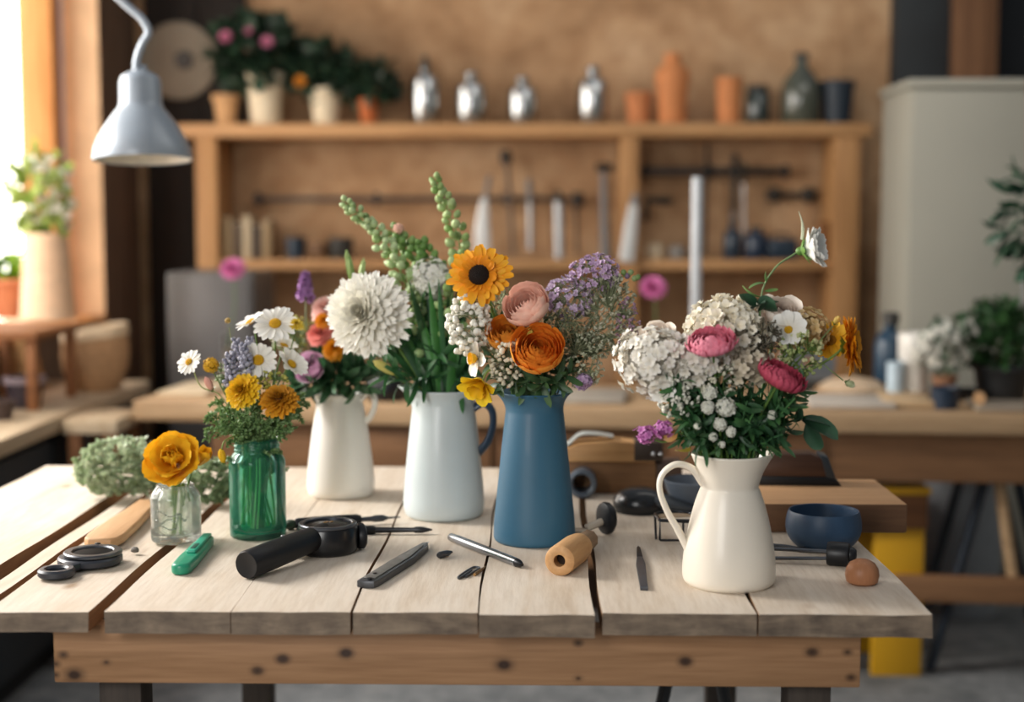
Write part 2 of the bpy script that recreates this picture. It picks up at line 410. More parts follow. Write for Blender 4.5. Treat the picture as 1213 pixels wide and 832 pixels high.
# folding knife
A, B = tab(433, 697), tab(508, 650)
t = thing('folding_knife', 'dark steel folding knife lying flat right of the black viewer', 'knife', A, ang(A, B)); L = (B - A).length
m = MB(); m.prism([(0, -.013), (.012, -.0155), (L * .6, -.015), (L * .93, -.006), (L, .002), (L * .97, .009), (L * .5, .0135), (0, .013), (-.004, 0)], 0, .011, .002)
m.build('handle', plain('worn_gunmetal', '4E5054', .42, .55, .2, 40), t)
m = MB(); m.prism([(.012, -.010), (L * .6, -.010), (L * .88, -.003), (L * .9, .004), (L * .5, .009), (.012, .009)], .011, .0128, .0008); m.build('scale', plain('grey_scale_plate', '75736F', .5, .5, .2, 60), t)
m = MB(); cyl(m, (.006, -.004, .011), (.006, -.004, .0145), .004, 14, .001); cyl(m, (.035, 0, .0125), (.035, 0, .0142), .003, 12); m.build('rivet', BLACKM, t)
m = MB(); cyl(m, (L - .004, .004, .007), (L + .03, .012, .003), .0012, 8); m.build('pick', STEEL, t)

# two black handled tools behind
A, B = tab(350, 628), tab(440, 622)
t = thing('awl', 'awl with thick black grip, farther of two behind the viewer', 'tool', A, ang(A, B)); L = (B - A).length
m = MB(); m.lathe([(0, 0), (.008, 0), (.0095, .004), (.0105, L * .4), (.010, L * .8), (.0075, L * .86), (0, L * .86)], 20, face((0, 0, .0105), (1, 0, 0))); m.build('handle', BLACK, t)
m = MB(); m.lathe([(0, L * .85), (.004, L * .85), (.0045, L), (.006, L + .006), (.006, L + .02), (.002, L + .03), (.0012, L + .05), (0, L + .052)], 14, face((0, 0, .0105), (1, 0, 0))); m.build('shaft', DSTEEL, t)
m = MB(); m.ball((-.008, .002, .009), (.012, .010, .009), 12, 7); m.build('end_cap', plain('mossy_cap', '3C4A38', .6), t)
A, B = tab(352, 634), tab(512, 633)
t = thing('drafting_pen', 'long grey metal drafting pen with black collar, nearer of two behind the viewer', 'pen', A, ang(A, B)); L = (B - A).length
M = face((0, 0, .0075), (1, 0, 0))
m = MB(); m.lathe([(0, 0), (.004, .001), (.0055, .006), (.0065, L * .4), (0, L * .4)], 16, M); m.build('barrel', DSTEEL, t)
m = MB(); m.lathe([(0, L * .40), (.0075, L * .40), (.0075, L * .56), (.006, L * .58), (0, L * .58)], 16, M); m.build('collar', BLACK, t)
m = MB(); m.lathe([(0, L * .57), (.0055, L * .57), (.004, L * .86), (.0055, L * .88), (.0055, L * .93), (.0012, L * 1.0), (0, L * 1.0)], 16, M); m.build('nib', plain('smoky_steel', '3C3D40', .4, .8), t)

# silver pen
A, B = tab(533, 641), tab(619, 675)
t = thing('silver_pen', 'polished silver pen lying diagonally in front of the blue vase', 'pen', A, ang(A, B)); L = (B - A).length
M = face((0, 0, .0072), (1, 0, 0))
m = MB(); m.lathe([(0, 0), (.0045, .0005), (.0065, .004), (.0072, .03), (.0072, L * .55), (.0068, L * .93), (0, L * .93)], 24, M); m.build('barrel', plain('polished_silver', '8E9298', .2, 1.), t)
m = MB(); m.lathe([(0, L * .925), (.0067, L * .925), (.0055, L * .965), (.002, L), (0, L)], 20, M); m.build('tip', BLACKM, t)
m = MB(); m.lathe([(0, -.002), (.0035, -.002), (.0045, .002)], 16, M); m.build('cap', STEEL, t)

# small loose metal pieces
A = tab(525, 661); t = thing('screw_bit', 'tiny brown metal bit lying left of the silver pen tip', 'screw bit', A, .9)
m = MB(); m.lathe([(0, 0), (.0035, .0003), (.0055, .004), (.005, .022), (.002, .032), (0, .033)], 10, face((-.012, 0, .0055), (1, 0, 0))); m.build('shank', DSTEEL, t)
A = tab(551, 683); t = thing('wire_clip', 'small bent wire clip lying below the silver pen', 'clip', A, 1.25)
m = MB(); m.tube(spline([(-.01, -.005, .0022), (.04, -.006, .0022), (.050, 0, .0022), (.04, .006, .0022), (-.012, .005, .0022), (-.018, .0, .0022), (.026, .0, .003)], 5), .0019, 8); m.build('wire', DSTEEL, t)
A = tab(562, 683); t = thing('steel_pin', 'short pointed steel pin beside the bent wire clip', 'pin', A, 1.3)
m = MB(); m.lathe([(0, 0), (.0022, 0), (.0026, .01), (.0018, .04), (.0003, .055), (0, .055)], 10, face((0, 0, .0024), (1, 0, 0))); m.build('shank', BRASS, t)
A = tab(322, 667); t = thing('brass_fitting', 'little brass split fitting behind the grip of the black viewer', 'fitting', A, .75)
m = MB(); m.box((-.014, -.008, 0), (.006, .008, .009), .0012); m.build('body', BRASS, t)
m = MB(); m.box((.005, .002, .003), (.028, .006, .0075), .001); m.box((.005, -.006, .003), (.028, -.002, .0075), .001); m.build('prong', BRASS, t)
A = tab(160, 655); t = thing('pebble', 'tiny dark grey pebble on the plank below the clear glass jar', 'pebble', A)
m = MB(); m.ball((0, 0, .0045), (.0065, .0055, .0047), 12, 8, jit=.1); m.build('stone', plain('pebble_grey', '6E6A64', .8, bump=.3), t)

# turned wooden handle
A, B = Vector((.028, 2.065, TZ)), Vector((.078, 2.235, TZ))
t = thing('turned_tool_grip', 'turned pale wooden tool handle with a hole in its end', 'handle', A, ang(A, B)); L = (B - A).length
m = MB(); M = face((0, 0, .0235), (1, 0, -.03))
m.lathe([(.009, .03), (.009, .001), (.0105, 0), (.0195, 0), (.0225, .0025), (.0232, .01), (.0235, L * .5), (.0215, L * .64), (.0165, L * .72), (0, L * .72)], 28, M); m.build('grip', BEECH, t)
m = MB(); m.lathe([(0, .02), (.009, .02)], 20, M); m.build('bore', plain('dark_bore', '2A1C12', .9), t)
m = MB(); m.lathe([(0, L * .71), (.0158, L * .71), (.0162, L * .98), (.015, L), (0, L)], 9, M); m.build('ferrule', wood('grey_brown_wood', 'A08468', '6F5741', 'x', .6), t)

# engraver's blade
A, B = tab(763, 700), tab(756, 651)
t = thing('graver', 'slim grey graver lying between the wooden handle and cream pitcher', 'tool', A, ang(A, B)); L = (B - A).length
m = MB(); m.prism([(0, -.0055), (L * .55, -.007), (L * .72, -.0045), (L * .72, .0045), (L * .55, .007), (0, .0055)], 0, .006, .001); m.build('body', plain('grey_graver_metal', '5A5D63', .4, .7), t)
m = MB(); m.prism([(L * .71, -.0045), (L * .95, -.003), (L, 0), (L * .95, .003), (L * .71, .0045)], .0005, .0065, .0008); m.build('tip', BLACK, t)

# black round stamp lying on its side with clear stem
A = tab(722, 633)
t = thing('hand_stamp', 'black oval hand stamp standing on edge with clear stem, beside the blue vase', 'stamp', A, PI)
m = MB(); M = face((-.0145, 0, .0275), (1, .35, 0)) @ Matrix.Diagonal((1, .82, 1, 1)); m.lathe([(0, .0), (.022, .0), (.0265, .004), (.0275, .009), (.026, .014), (.02, .0165), (0, .018)], 36, face((-.002, -.003, .0275), (1, .5, 0))); m.build('pad', BLACK, t)
m = MB(); cyl(m, (.012, .004, .022), (.04, .018, .014), .0065, 16, .001); m.build('stem', plain('smoked_acrylic', 'A89E90', .2), t)
m = MB(); m.box((.035, .008, .0), (.075, .032, .013), .003); m.build('block', plain('clear_block', 'B9AD9C', .25), t)

# dome-shaped black tool with tapering tail
A = tab(757, 606)
t = thing('palm_sander', 'black domed palm tool with a tapering tail, behind the oval stamp', 'tool', A, -.25)
m = MB(); m.lathe([(0, .045), (.02, .0435), (.036, .036), (.045, .022), (.046, .010), (.042, .0), (0, 0)][::-1], 36, Matrix.Diagonal((1.05, .95, 1, 1))); m.build('body', plain('glossy_black', '15181B', .25), t)
m = MB(); m.tube(spline([(.02, 0, .024), (.07, 0, .016), (.12, .0, .008)], 6), [.030, .029, .028, .027, .026, .024, .022, .020, .018, .015, .012, .010, .008], 14, flat=.5, up=Vector((0, 0, 1))); m.build('tail', plain('dark_slate_plastic2', '2E3338', .4), t)

# pipe-shaped horn end
A = tab(690, 588)
t = thing('pipe_fitting', 'short dark grey pipe piece lying before the wooden block', 'pipe', A, .12)
M = face((0, 0, .029), (-.2, -1, .0))
m = MB(); m.lathe([(.017, -.02), (.0175, .028), (.021, .031), (.027, .030), (.0285, .024), (.026, .01), (.024, -.05), (.020, -.052), (.017, -.05), (.017, -.02)], 32, M); m.build('collar', plain('slate_blue_metal', '5A6470', .35, .3), t)
m = MB(); m.lathe([(0, -.04), (.0175, -.04)], 24, M); m.build('plug', plain('dark_bore2', '0B0D10', .8), t)

# wooden block with plane on it
A = tab(672, 592); B = tab(770, 590)
t = thing('wood_block', 'brown wooden block on the table behind the blue vase', 'block', (A.x, A.y + .06, TZ), -.03)
L = .172
m = MB(); m.box((-.06, 0, 0), (L, .10, .062), .003); m.build('block', wood('brown_block', '8F6A48', '64462E', 'x', .6), t)
m = MB(); m.box((L, .0, .002), (L + .05, .08, .06), .003); m.build('end_cap', plain('dark_end', '4A3527', .6), t)
z1 = TZ + .0625
t = thing('hand_plane', 'wooden hand plane with a pale iron, resting on the brown block', 'hand plane', (A.x - .03, A.y + .085, z1), -.03)
m = MB(); m.prism([(0, 0), (.20, 0), (.20, .034), (.12, .042), (.055, .036), (0, .014)], -.03, .03, .003, M=Matrix.Rotation(PI / 2, 4, 'X')); m.build('body', wood('plane_beech', 'C79B69', 'A67746', 'x', .5), t)
m = MB(); m.box((.16, -.033, .003), (.215, .033, .040), .003); m.build('toe_cap', plain('dark_iron_toe', '3A2E26', .5, .2), t)
m = MB(); m.ball((.196, -.036, .018), .0045, 10, 6); m.ball((.21, -.036, .018), .004, 10, 6); m.build('screw', STEEL, t)
m = MB(); m.tube(spline([(-.01, 0, .018), (.03, 0, .030), (.055, 0, .050), (.085, 0, .052), (.12, 0, .047)], 6), .022, 10, flat=.12, up=Vector((0, 0, 1))); m.build('iron', plain('pale_iron', 'C8D2D0', .3, .4), t)

# dark bowl behind the pitcher handle
def bowl(r, h, th=.004, foot=.5):
    return [(0, 0), (r * foot, 0), (r * (foot + .06), .003), (r * .86, h * .30), (r * .99, h * .62), (r, h * .80), (r * .965, h - .001), (r * .955, h), (r * .935, h - .001), (r * .955, h * .78), (r * .93, h * .55), (r * .78, h * .25), (r * foot * .9, .007), (0, .006)]
A = tab(822, 604)
t = thing('slate_bowl', 'small slate grey bowl seen through the cream pitcher handle', 'bowl', A)
m = MB(); m.lathe([(0, 0), (.030, 0), (.034, .004), (.052, .040), (.0555, .055), (.0535, .0565), (.050, .042), (.032, .008), (0, .007)], 48); m.build('bowl', plain('slate_ceramic', '4C545E', .4), t)

# wire frame
A = tab(798, 640)
t = thing('wire_buckle', 'black wire frame buckle standing left of the cream pitcher', 'buckle', A, .08)
def loop(mb, pts, r): mb.tube(pts + [pts[0]], r, 8)
m = MB()
F = [(-.026, -.018, .004), (.03, -.022, .004), (.03, -.022, .034), (-.026, -.018, .036)]
loop(m, [Vector(p) for p in F], .0022); m.tube([(.012, -.02, .004), (.012, -.02, .035)], .0018, 8); m.build('front_frame', BLACKM, t)
m = MB(); top = [(-.026 + .0, -.018, .037)] + [(.004 + .034 * math.cos(a), .012 + .028 * math.sin(a), .039) for a in [PI + PI / 8 - k * PI / 8 for k in range(10)]] + [(.03, -.022, .036)]
loop(m, [Vector(p) for p in top], .0028); m.build('top_ring', BLACKM, t)
m = MB(); m.tube([(.036, .005, .038), (.034, .005, .0)], .002, 8); m.tube([(-.03, .008, .038), (-.028, .008, 0)], .002, 8); m.build('leg', BLACKM, t)
m = MB(); m.prism([(p[0] * .9, p[1] * .9) for p in top[1:-1]], .0365, .038); m.build('plate', plain('tan_plate', 'A08A70', .5), t)

# blue bowl
A = tab(975, 649)
t = thing('blue_bowl', 'round dark blue ribbed ceramic bowl at the right end of the table', 'bowl', A)
def ribs(p, a): return p
pr = [(0, 0), (.030, 0), (.040, .002)]
r_ = lambda z: .060 * math.sqrt(max(.05, 1 - ((z - .036) / .046) ** 2)) if z < .036 else .060 - .004 * ((z - .036) / .024) ** 2
for k in range(2, 31): z = .06 * k / 30; pr.append((r_(z) + .0005 * (k % 2), z))
pr += [(.0555, .0615), (.0535, .061), (.0525, .055), (.054, .035), (.044, .012), (.02, .007), (0, .007)]
m = MB(); m.lathe(pr, 56); m.build('bowl', plain('navy_stoneware', '2B4560', .45, var=.18, scale=25, bump=.1), t)

# wooden knob
A = tab(1021, 692)
t = thing('wooden_finial', 'small rounded wooden knob at the right front of the table', 'knob', A)
m = MB(); m.lathe([(0, 0), (.017, 0), (.0225, .004), (.0245, .013), (.023, .023), (.018, .031), (.010, .0355), (0, .037)], 28); m.build('knob', wood('rosy_knob', 'A87452', '855636', 'z', .45), t)

# black brush with steel shafts
A, B = tab(1010, 672), tab(908, 664)
t = thing('rubber_mallet', 'steel-shafted tool with a black cylindrical head, before the blue bowl', 'tool', A, ang(A, B)); L = (B - A).length
m = MB(); m.lathe([(0, -.006), (.008, -.005), (.012, .0), (.012, .004), (.0175, .006), (.0185, .010), (.0185, .034), (.017, .038), (0, .038)], 24, face((0, 0, .0185), (1, 0, 0))); m.build('head', BLACK, t)
m = MB(); m.tube([(.035, -.006, .020), (L, -.012, .016)], .0045, 10, flat=.7); m.tube([(.035, .006, .012), (L, .016, .007)], .004, 10, flat=.7); m.build('shaft', DSTEEL, t)
# second thin rod
A, B = tab(985, 656), tab(915, 652)
t = thing('steel_rod', 'bent thin dark steel rod tucked behind the black-headed tool', 'rod', A, ang(A, B)); L = (B - A).length
m = MB(); m.tube(spline([(.0, 0, .0045), (L * .5, .004, .0045), (L * .8, -.008, .0045), (L * 1.2, -.01, .0045)], 5), .0042, 10); m.build('rod', DSTEEL, t)

# slab and dark plane at the right back
S0 = Vector((.372, 2.372, TZ))
t = thing('wood_slab', 'thick brown wooden slab overhanging the right edge of the table', 'slab', S0)
SLZ = TZ + .050
m = MB(); m.box((-.06, 0, 0), (.246, .235, .050), .004); sl = m.build('slab', [wood('slab_top', 'C79D74', 'A57B52', 'x', .6), wood('slab_side', '7A5A40', '54392A', 'x', .7)], t, 35)
for f in sl.data.polygons:
    if f.normal.z < .5: f.material_index = 1
p = onz(938, 572, SLZ)
t = thing('block_plane', 'dark wooden block plane with black sole resting on the thick slab', 'hand plane', p, -.05)
m = MB(); m.prism([(-.075, .014), (.07, .014), (.058, .045), (.03, .058), (-.055, .056), (-.075, .035)], -.028, .028, .004, M=Matrix.Rotation(PI / 2, 4, 'X')); m.build('body', wood('dark_plane_wood', '5B4030', '38261C', 'x', .45), t)
m = MB(); m.prism([(-.085, 0), (.085, 0), (.078, .010), (.055, .0165), (-.08, .0165)], -.03, .03, .002, M=Matrix.Rotation(PI / 2, 4, 'X')); m.build('sole', BLACK, t)
m = MB(); m.prism([(.058, .012), (.075, .013), (.060, .052), (.046, .056)], -.029, .029, .002, M=Matrix.Rotation(PI / 2, 4, 'X')); m.build('toe', plain('slate_toe', '3A444C', .4, .3), t)
# dry twig on the table by the slab
p = tab(925, 628)
t = thing('cut_sprig', 'short dry cut sprig lying behind the cream pitcher', 'sprig', (p.x, p.y, TZ), .2)
m = MB(); m.tube(spline([(-.06, 0, .004), (-.02, .004, .006), (.02, 0, .007)], 5), .002, 7, col=lin('8F8A58')); m.build('stem', STEM, t)
m = MB()
for k in range(5): m.ball((.02 + .006 * (k % 3), R(-.006, .006), .007 + R(0, .006)), (.008, .005, .005), 8, 5, col=lin('5E6B3C'), jit=.1)
m.build('bud', LEAF, t)

# shaped wooden paddle on the left planks
A, B = tab(120, 648), tab(172, 606)
t = thing('wooden_paddle', 'light brown wooden paddle lying across the left planks', 'paddle', A, ang(A, B)); L = (B - A).length
m = MB(); o = [(-.01, -.018), (.0, -.027), (.03, -.031), (L * .5, -.028), (L * .8, -.022), (L + .03, -.020), (L + .035, .020), (L * .8, .022), (L * .5, .028), (.03, .031), (.0, .027), (-.01, .018)]
m.prism(o, .0, .016, .004, seg=3); m.build('board', wood('paddle_wood', 'C9A27A', 'AE845A', 'x', .55), t)
# ------------------------------------------------------------------ vases
def spout_warp(angle, z0, z1, push, width=.55):
    def w(p, a):
        if p.z <= z0: return p
        d = (a - angle + PI) % (2 * PI) - PI
        k = math.exp(-(d / width) ** 2) * ((p.z - z0) / (z1 - z0)) ** 1.6 * push
        return Vector((p.x + math.cos(angle) * k, p.y + math.sin(angle) * k, p.z + k * .35))
    return w
def smooth_prof(pts, k=4):
    return [(max(0, v.x), v.y) for v in [Vector((p.x, p.y)) for p in spline([(r, z, 0) for r, z in pts], k)]]
def vessel(outer, th):                                    # outer profile from the floor to the rim, then back down inside
    o = smooth_prof(outer); inner = [(max(.002, r - th), z) for r, z in outer if z > .012]
    i = smooth_prof(inner)[::-1]
    zt = o[-1][1]; rt = o[-1][0]
    rim = [(rt - th * .15, zt + th * .45), (rt - th * .5, zt + th * .6), (rt - th * .85, zt + th * .4)]
    return [(0, 0), (outer[0][0] * .9, 0)] + o + rim + i + [(inner[0][0] * .9, .008), (0, .008)]
def mk_ceramic(name, col):
    return plain(name, col, .38, 0, .035, 9, bump=.03, coat=.15)
CREAM = mk_ceramic('cream_enamel', 'E9E1D2'); WHITE = mk_ceramic('white_enamel', 'ECE9E2'); PALE = mk_ceramic('pale_blue_grey_enamel', 'C3CDCE'); TEAL = plain('matte_deep_blue', '2F607B', .5, 0, .06, 6, coat=.05)
V = {}
def vase(key, px, py, name, label, cat, prof, th, mat, warp, mr, mz, rz=0):
    loc = onz(px, py, TZ); t = thing(name, label, cat, loc)
    m = MB(); m.lathe(vessel(prof, th), 72, warp=warp); m.build('body', mat, t, 60)
    V[key] = dict(loc=loc, mr=mr, mz=mz, root=t); return t
def handle(t, pts, r, mat, flat=.62):
    m = MB(); s = spline(pts, 8); n = len(s)
    m.tube(s, [r * (1.25 - .35 * math.sin(PI * i / (n - 1))) for i in range(n)], 16, flat=flat, up=Vector((1, 0, .3))); m.build('handle', mat, t, 60)
t = vase('cream', 863, 691, 'pitcher', 'cream enamel pitcher with a looped handle and flared rim, nearest the camera', 'pitcher',
     [(.060, 0), (.0655, .006), (.0673, .018), (.0655, .045), (.0585, .085), (.051, .115), (.0435, .137), (.0412, .142), (.0425, .150), (.0475, .167), (.054, .183), (.0565, .189)], .0035, CREAM, spout_warp(-.05, .150, .19, .007), .045, .185)
handle(t, [(-.038, 0, .146), (-.055, 0, .168), (-.078, 0, .174), (-.097, 0, .160), (-.101, 0, .137), (-.090, 0, .106), (-.074, 0, .078), (-.060, 0, .052)], .0078, CREAM)
vase('blue', 633, 640.6, 'tall_vase', 'tall matte deep blue vase with a waisted neck and flared lip', 'vase',
     [(.060, 0), (.0655, .004), (.0672, .014), (.0655, .042), (.0595, .10), (.0535, .16), (.0485, .205), (.0472, .218), (.0490, .230), (.0545, .240), (.0605, .2455)], .0035, TEAL, spout_warp(PI, .215, .246, .009), .040, .24)
t = vase('grey', 526, 610.5, 'tall_pitcher', 'pale blue-grey enamel pitcher with a navy handle', 'pitcher',
     [(.063, 0), (.0695, .006), (.0725, .022), (.071, .05), (.0655, .11), (.060, .16), (.0555, .195), (.0548, .204), (.0565, .214), (.0605, .222), (.063, .226)], .0035, PALE, spout_warp(PI + .1, .19, .226, .018), .046, .22)
handle(t, [(.054, -.004, .195), (.072, -.006, .203), (.086, -.008, .190), (.088, -.009, .165), (.079, -.008, .135), (.060, -.004, .112)], .0085, plain('navy_enamel', '22364A', .3))
t = vase('white', 404, 586.5, 'slim_pitcher', 'white enamel pitcher tapering to a narrow neck, behind the green glass jar', 'pitcher',
     [(.056, 0), (.062, .006), (.0648, .022), (.062, .06), (.055, .115), (.0475, .16), (.0435, .182), (.043, .190), (.0440, .196)], .0035, WHITE, spout_warp(PI, .17, .196, .012), .034, .19)
handle(t, [(.040, -.005, .186), (.054, -.008, .200), (.066, -.01, .192), (.067, -.01, .172), (.058, -.008, .152), (.047, -.004, .142)], .0075, WHITE)
def thin_glass(name, col, k=.3, bump=0, body=None, amt=.1):
    t = NT(name); c = lin(col); ca = t.ramp(t.noise(t.coords(), 12, 2), [(.3, mul(c, .97)), (.7, c)])
    t.l(ca, t.b.inputs['Base Color']); t.b.inputs['Transmission Weight'].default_value = 1; t.b.inputs['Roughness'].default_value = .02; t.b.inputs['IOR'].default_value = 1.45
    if bump: t.bump(t.noise(t.coords(), 90, 3), bump, .002)
    tr = t.n('ShaderNodeBsdfTransparent'); t.l(ca, tr.inputs['Color']); gl = t.n('ShaderNodeBsdfGlossy'); gl.inputs['Roughness'].default_value = .04
    fr = t.n('ShaderNodeFresnel'); fr.inputs['IOR'].default_value = 1.45
    a = t.n('ShaderNodeMixShader'); t.l(fr.outputs[0], a.inputs[0]); t.l(tr.outputs[0], a.inputs[1]); t.l(gl.outputs[0], a.inputs[2])
    b = t.n('ShaderNodeMixShader'); b.inputs[0].default_value = k; t.l(a.outputs[0], b.inputs[1]); t.l(t.b.outputs[0], b.inputs[2]); 
    if body:
        df = t.n('ShaderNodeBsdfDiffuse'); df.inputs['Color'].default_value = (*lin(body), 1); tl = t.n('ShaderNodeBsdfTranslucent'); tl.inputs['Color'].default_value = (*lin(body), 1)
        e = t.n('ShaderNodeMixShader'); e.inputs[0].default_value = .5; t.l(df.outputs[0], e.inputs[1]); t.l(tl.outputs[0], e.inputs[2])
        g = t.n('ShaderNodeMixShader'); g.inputs[0].default_value = amt; t.l(b.outputs[0], g.inputs[1]); t.l(e.outputs[0], g.inputs[2]); b = g
    t.l(b.outputs[0], t.out.inputs['Surface']); return t.m
CLEAR = thin_glass('clear_glass', 'F6FBF8', .3, body='E8ECE8', amt=.07); GREENG = thin_glass('green_glass', 'D6F6EC', .10, body='5CC2A6', amt=.11); GREENB = thin_glass('thick_green_glass', '8FE8D2', .1, body='22B592', amt=.5)
def jar(key, px, py, name, label, R0, H0, RN, mat, ridges, emb):
    loc = onz(px, py, TZ); t = thing(name, label, 'jar', loc); hs = H0 * .74
    th = .0028
    o = [(R0 * .86, 0), (R0 * .97, .003), (R0, .010), (R0, hs * .5), (R0, hs), (R0 * .97, hs + .008), (RN + (R0 - RN) * .35, hs + .017), (RN, hs + .021)]
    o = smooth_prof(o, 4)
    z = hs + .022
    while z < H0 - .006:
        o += [(RN, z), (RN + ridges, z + .0018), (RN + ridges, z + .0032), (RN, z + .005)]; z += .0068
    o += [(RN, H0 - .004), (RN + .0012, H0 - .002), (RN + .0005, H0), (RN - .0015, H0 + .0004), (RN - th, H0 - .001)]
    i = smooth_prof([(RN - th, H0 - .002), (RN - th, hs + .022), (RN + (R0 - RN) * .3 - th, hs + .016), (R0 * .97 - th, hs + .006), (R0 - th, hs - .004), (R0 - th, hs * .5), (R0 - th, .02), (R0 * .9 - th, .012)], 4)
    m = MB(); m.lathe([(0, .0)] + o + i + [(0, .009)], 64); m.build('glass', mat, t, 50)
    if emb:
        m = MB()
        for a0, zz, w, h in emb:                          # raised moulded scrolls on the front of the glass
            for k in range(10):
                a = a0 + w * (k / 9 - .5); q = zz + h * math.sin(k / 9 * PI * 2)
                m.ball(((R0 + .0002) * math.cos(a), (R0 + .0002) * math.sin(a), q), (.0022, .0022, .0016), 8, 5)
        m.build('embossing', mat, t, 60)
    V[key] = dict(loc=loc, mr=RN * .75, mz=H0, root=t); return t
jar('clear', 209, 640.7, 'glass_jar', 'small clear embossed glass jar holding one yellow bloom', .0405, .094, .030, CLEAR, .0008,
    [(-PI / 2 - .2, .052, 1.0, .004), (-PI / 2 - .2, .040, .8, -.004), (-PI / 2 - .2, .030, 1.0, .003), (-PI / 2 + .5, .046, .4, .006)])
tg = jar('green', 306, 635, 'mason_jar', 'green glass screw-neck jar full of daisies and marigolds', .0465, .165, .0365, GREENG, .0016, None)
m = MB(); m.lathe([(0, .0095), (.040, .0095), (.0405, .013), (.040, .0155), (0, .0150)], 48); m.build('thick_base', GREENB, tg)
W0 = V['green']['loc']

# ------------------------------------------------------------------ flower makers
def petal(mb, M, a, r0, L, Wd, elev, curl=0, cup=0., c0=(1, 1, 1), c1=(1, 1, 1), nu=6, nv=4, base=.35, pk=.6, tip=.25, z0=0, wrap=False, ruf=0., jag=0., twist=0.):
    vs, cs, fs = [], [], []; r, z = r0, z0; ph = R(0, 6.28)
    for i in range(nu + 1):
        t = i / nu; e = elev + curl * t
        if i: r += L / nu * math.cos(e); z += L / nu * math.sin(e)
        if t < pk: s = base + (1 - base) * math.sin(PI / 2 * t / pk)
        else: s = math.sqrt(max(0, 1 - ((t - pk) / (1 - pk)) ** 2)) * (1 - tip) + tip
        hw = Wd / 2 * s
        for j in range(nv + 1):
            u = 2 * j / nv - 1; y = hw * u
            lift = cup * hw * u * u + ruf * Wd * t * math.sin(j * 2.4 + ph + i * .7) + twist * y * t
            dr = -math.sin(e) * lift; dz = math.cos(e) * lift
            ex = R(-jag, jag) * L if i == nu else 0
            rr = r + dr + ex * math.cos(e); zz = z + dz + ex * math.sin(e)
            if wrap:
                q = a + y / max(abs(r), .006); vs.append((rr * math.cos(q), rr * math.sin(q), zz))
            else: vs.append((rr * math.cos(a) - y * math.sin(a), rr * math.sin(a) + y * math.cos(a), zz))
            cs.append(mixc(c0, c1, t))
    n = nv + 1
    for i in range(nu):
        for j in range(nv): fs.append((i * n + j, (i + 1) * n + j, (i + 1) * n + j + 1, i * n + j + 1))
    mb.add(vs, fs, M=M, cols=cs)
def rad(d): return math.radians(d)
FLOWERS = []
def ftop(name, label, vkey, cat='flower', group=None, base=None):
    loc = Vector(base) if base is not None else V[vkey]['loc'] + Vector((R(-1, 1), R(-1, 1), 0)) * .012 + Vector((0, 0, .0105))
    return thing(name, label, cat, loc, 0, group)
def stem_pts(vkey, root, head, d, lean=.35):
    v = V[vkey]; b = root.location.copy(); off = Vector((head.x - v['loc'].x, head.y - v['loc'].y, 0))
    L = off.length; k = min(v['mr'] * .85, L * .5) / max(L, 1e-4)
    mo = Vector((v['loc'].x, v['loc'].y, TZ + v['mz'])) + off * k
    mo += Vector((R(-1, 1), R(-1, 1), 0)) * v['mr'] * .12
    mid0 = b.lerp(mo, .5) + Vector((0, 0, 0))
    h0 = head - Vector(d) * .012; q = mo.lerp(h0, .6) + Vector((0, 0, .01)) - Vector(d) * lean * .06 * min(1, (h0 - mo).length / .1)
    return spline([b, mid0, mo, q, h0], 6)
def add_stem(root, pts, r=.0017, c='5E7F38', c2=None, name='stem'):
    m = MB(); m.tube(pts, r, 7, col=lin(c), col2=lin(c2) if c2 else None); return m.build(name, STEM, root, 60, world=True)
def calyx(root, p, d, r, c='5C8038', n=9, L=None, back=0.):
    m = MB(); M = face(Vector(p) - Vector(d) * back, d)
    for k in range(n): petal(m, M, 2 * PI * k / n, r * .25, L or r, r * .55, rad(35), rad(-10), .2, lin(c), mul(lin(c), 1.25), 4, 2, .8, .3, .1)
    m.ball((0, 0, 0), (r * .35, r * .35, r * .4), 10, 6, lin(c), M); return m.build('calyx', LEAF, root, 60, world=True)
def leaves(root, specs, c='3F6630', c2='5C8A44', name='leaf'):
    """specs: (point, direction, length, width)"""
    for (p, d, L, Wd) in specs:
        m = MB(); M = face(p, Vector(d)); cc = mul(lin(c), R(.8, 1.2))
        petal(m, M @ Matrix.Rotation(R(0, 6.28), 4, 'Z'), 0, 0, L, Wd, rad(R(72, 85)), rad(R(-45, -15)), .35, cc, mul(lin(c2), R(.85, 1.15)), 8, 4, .12, .42, .02)
        m.build(name, LEAF, root, 60, world=True)
def disc_center(root, M, r, h, c, c2, n=120, name='disc'):
    m = MB(); m.ball((0, 0, 0), (r, r, h), 20, 8, mul(lin(c), .7), M)
    for k in range(n):
        q = math.sqrt((k + .5) / n); a = k * 2.39996; x = r * .97 * q
        z = h * math.sqrt(max(0, 1 - q * q * .95))
        m.ball((x * math.cos(a), x * math.sin(a), z), r * .085, 6, 4, mixc(lin(c), lin(c2), R(0, 1) * .5 + q * .5), M)
    m.build(name, PETAL, root, 60, world=True)
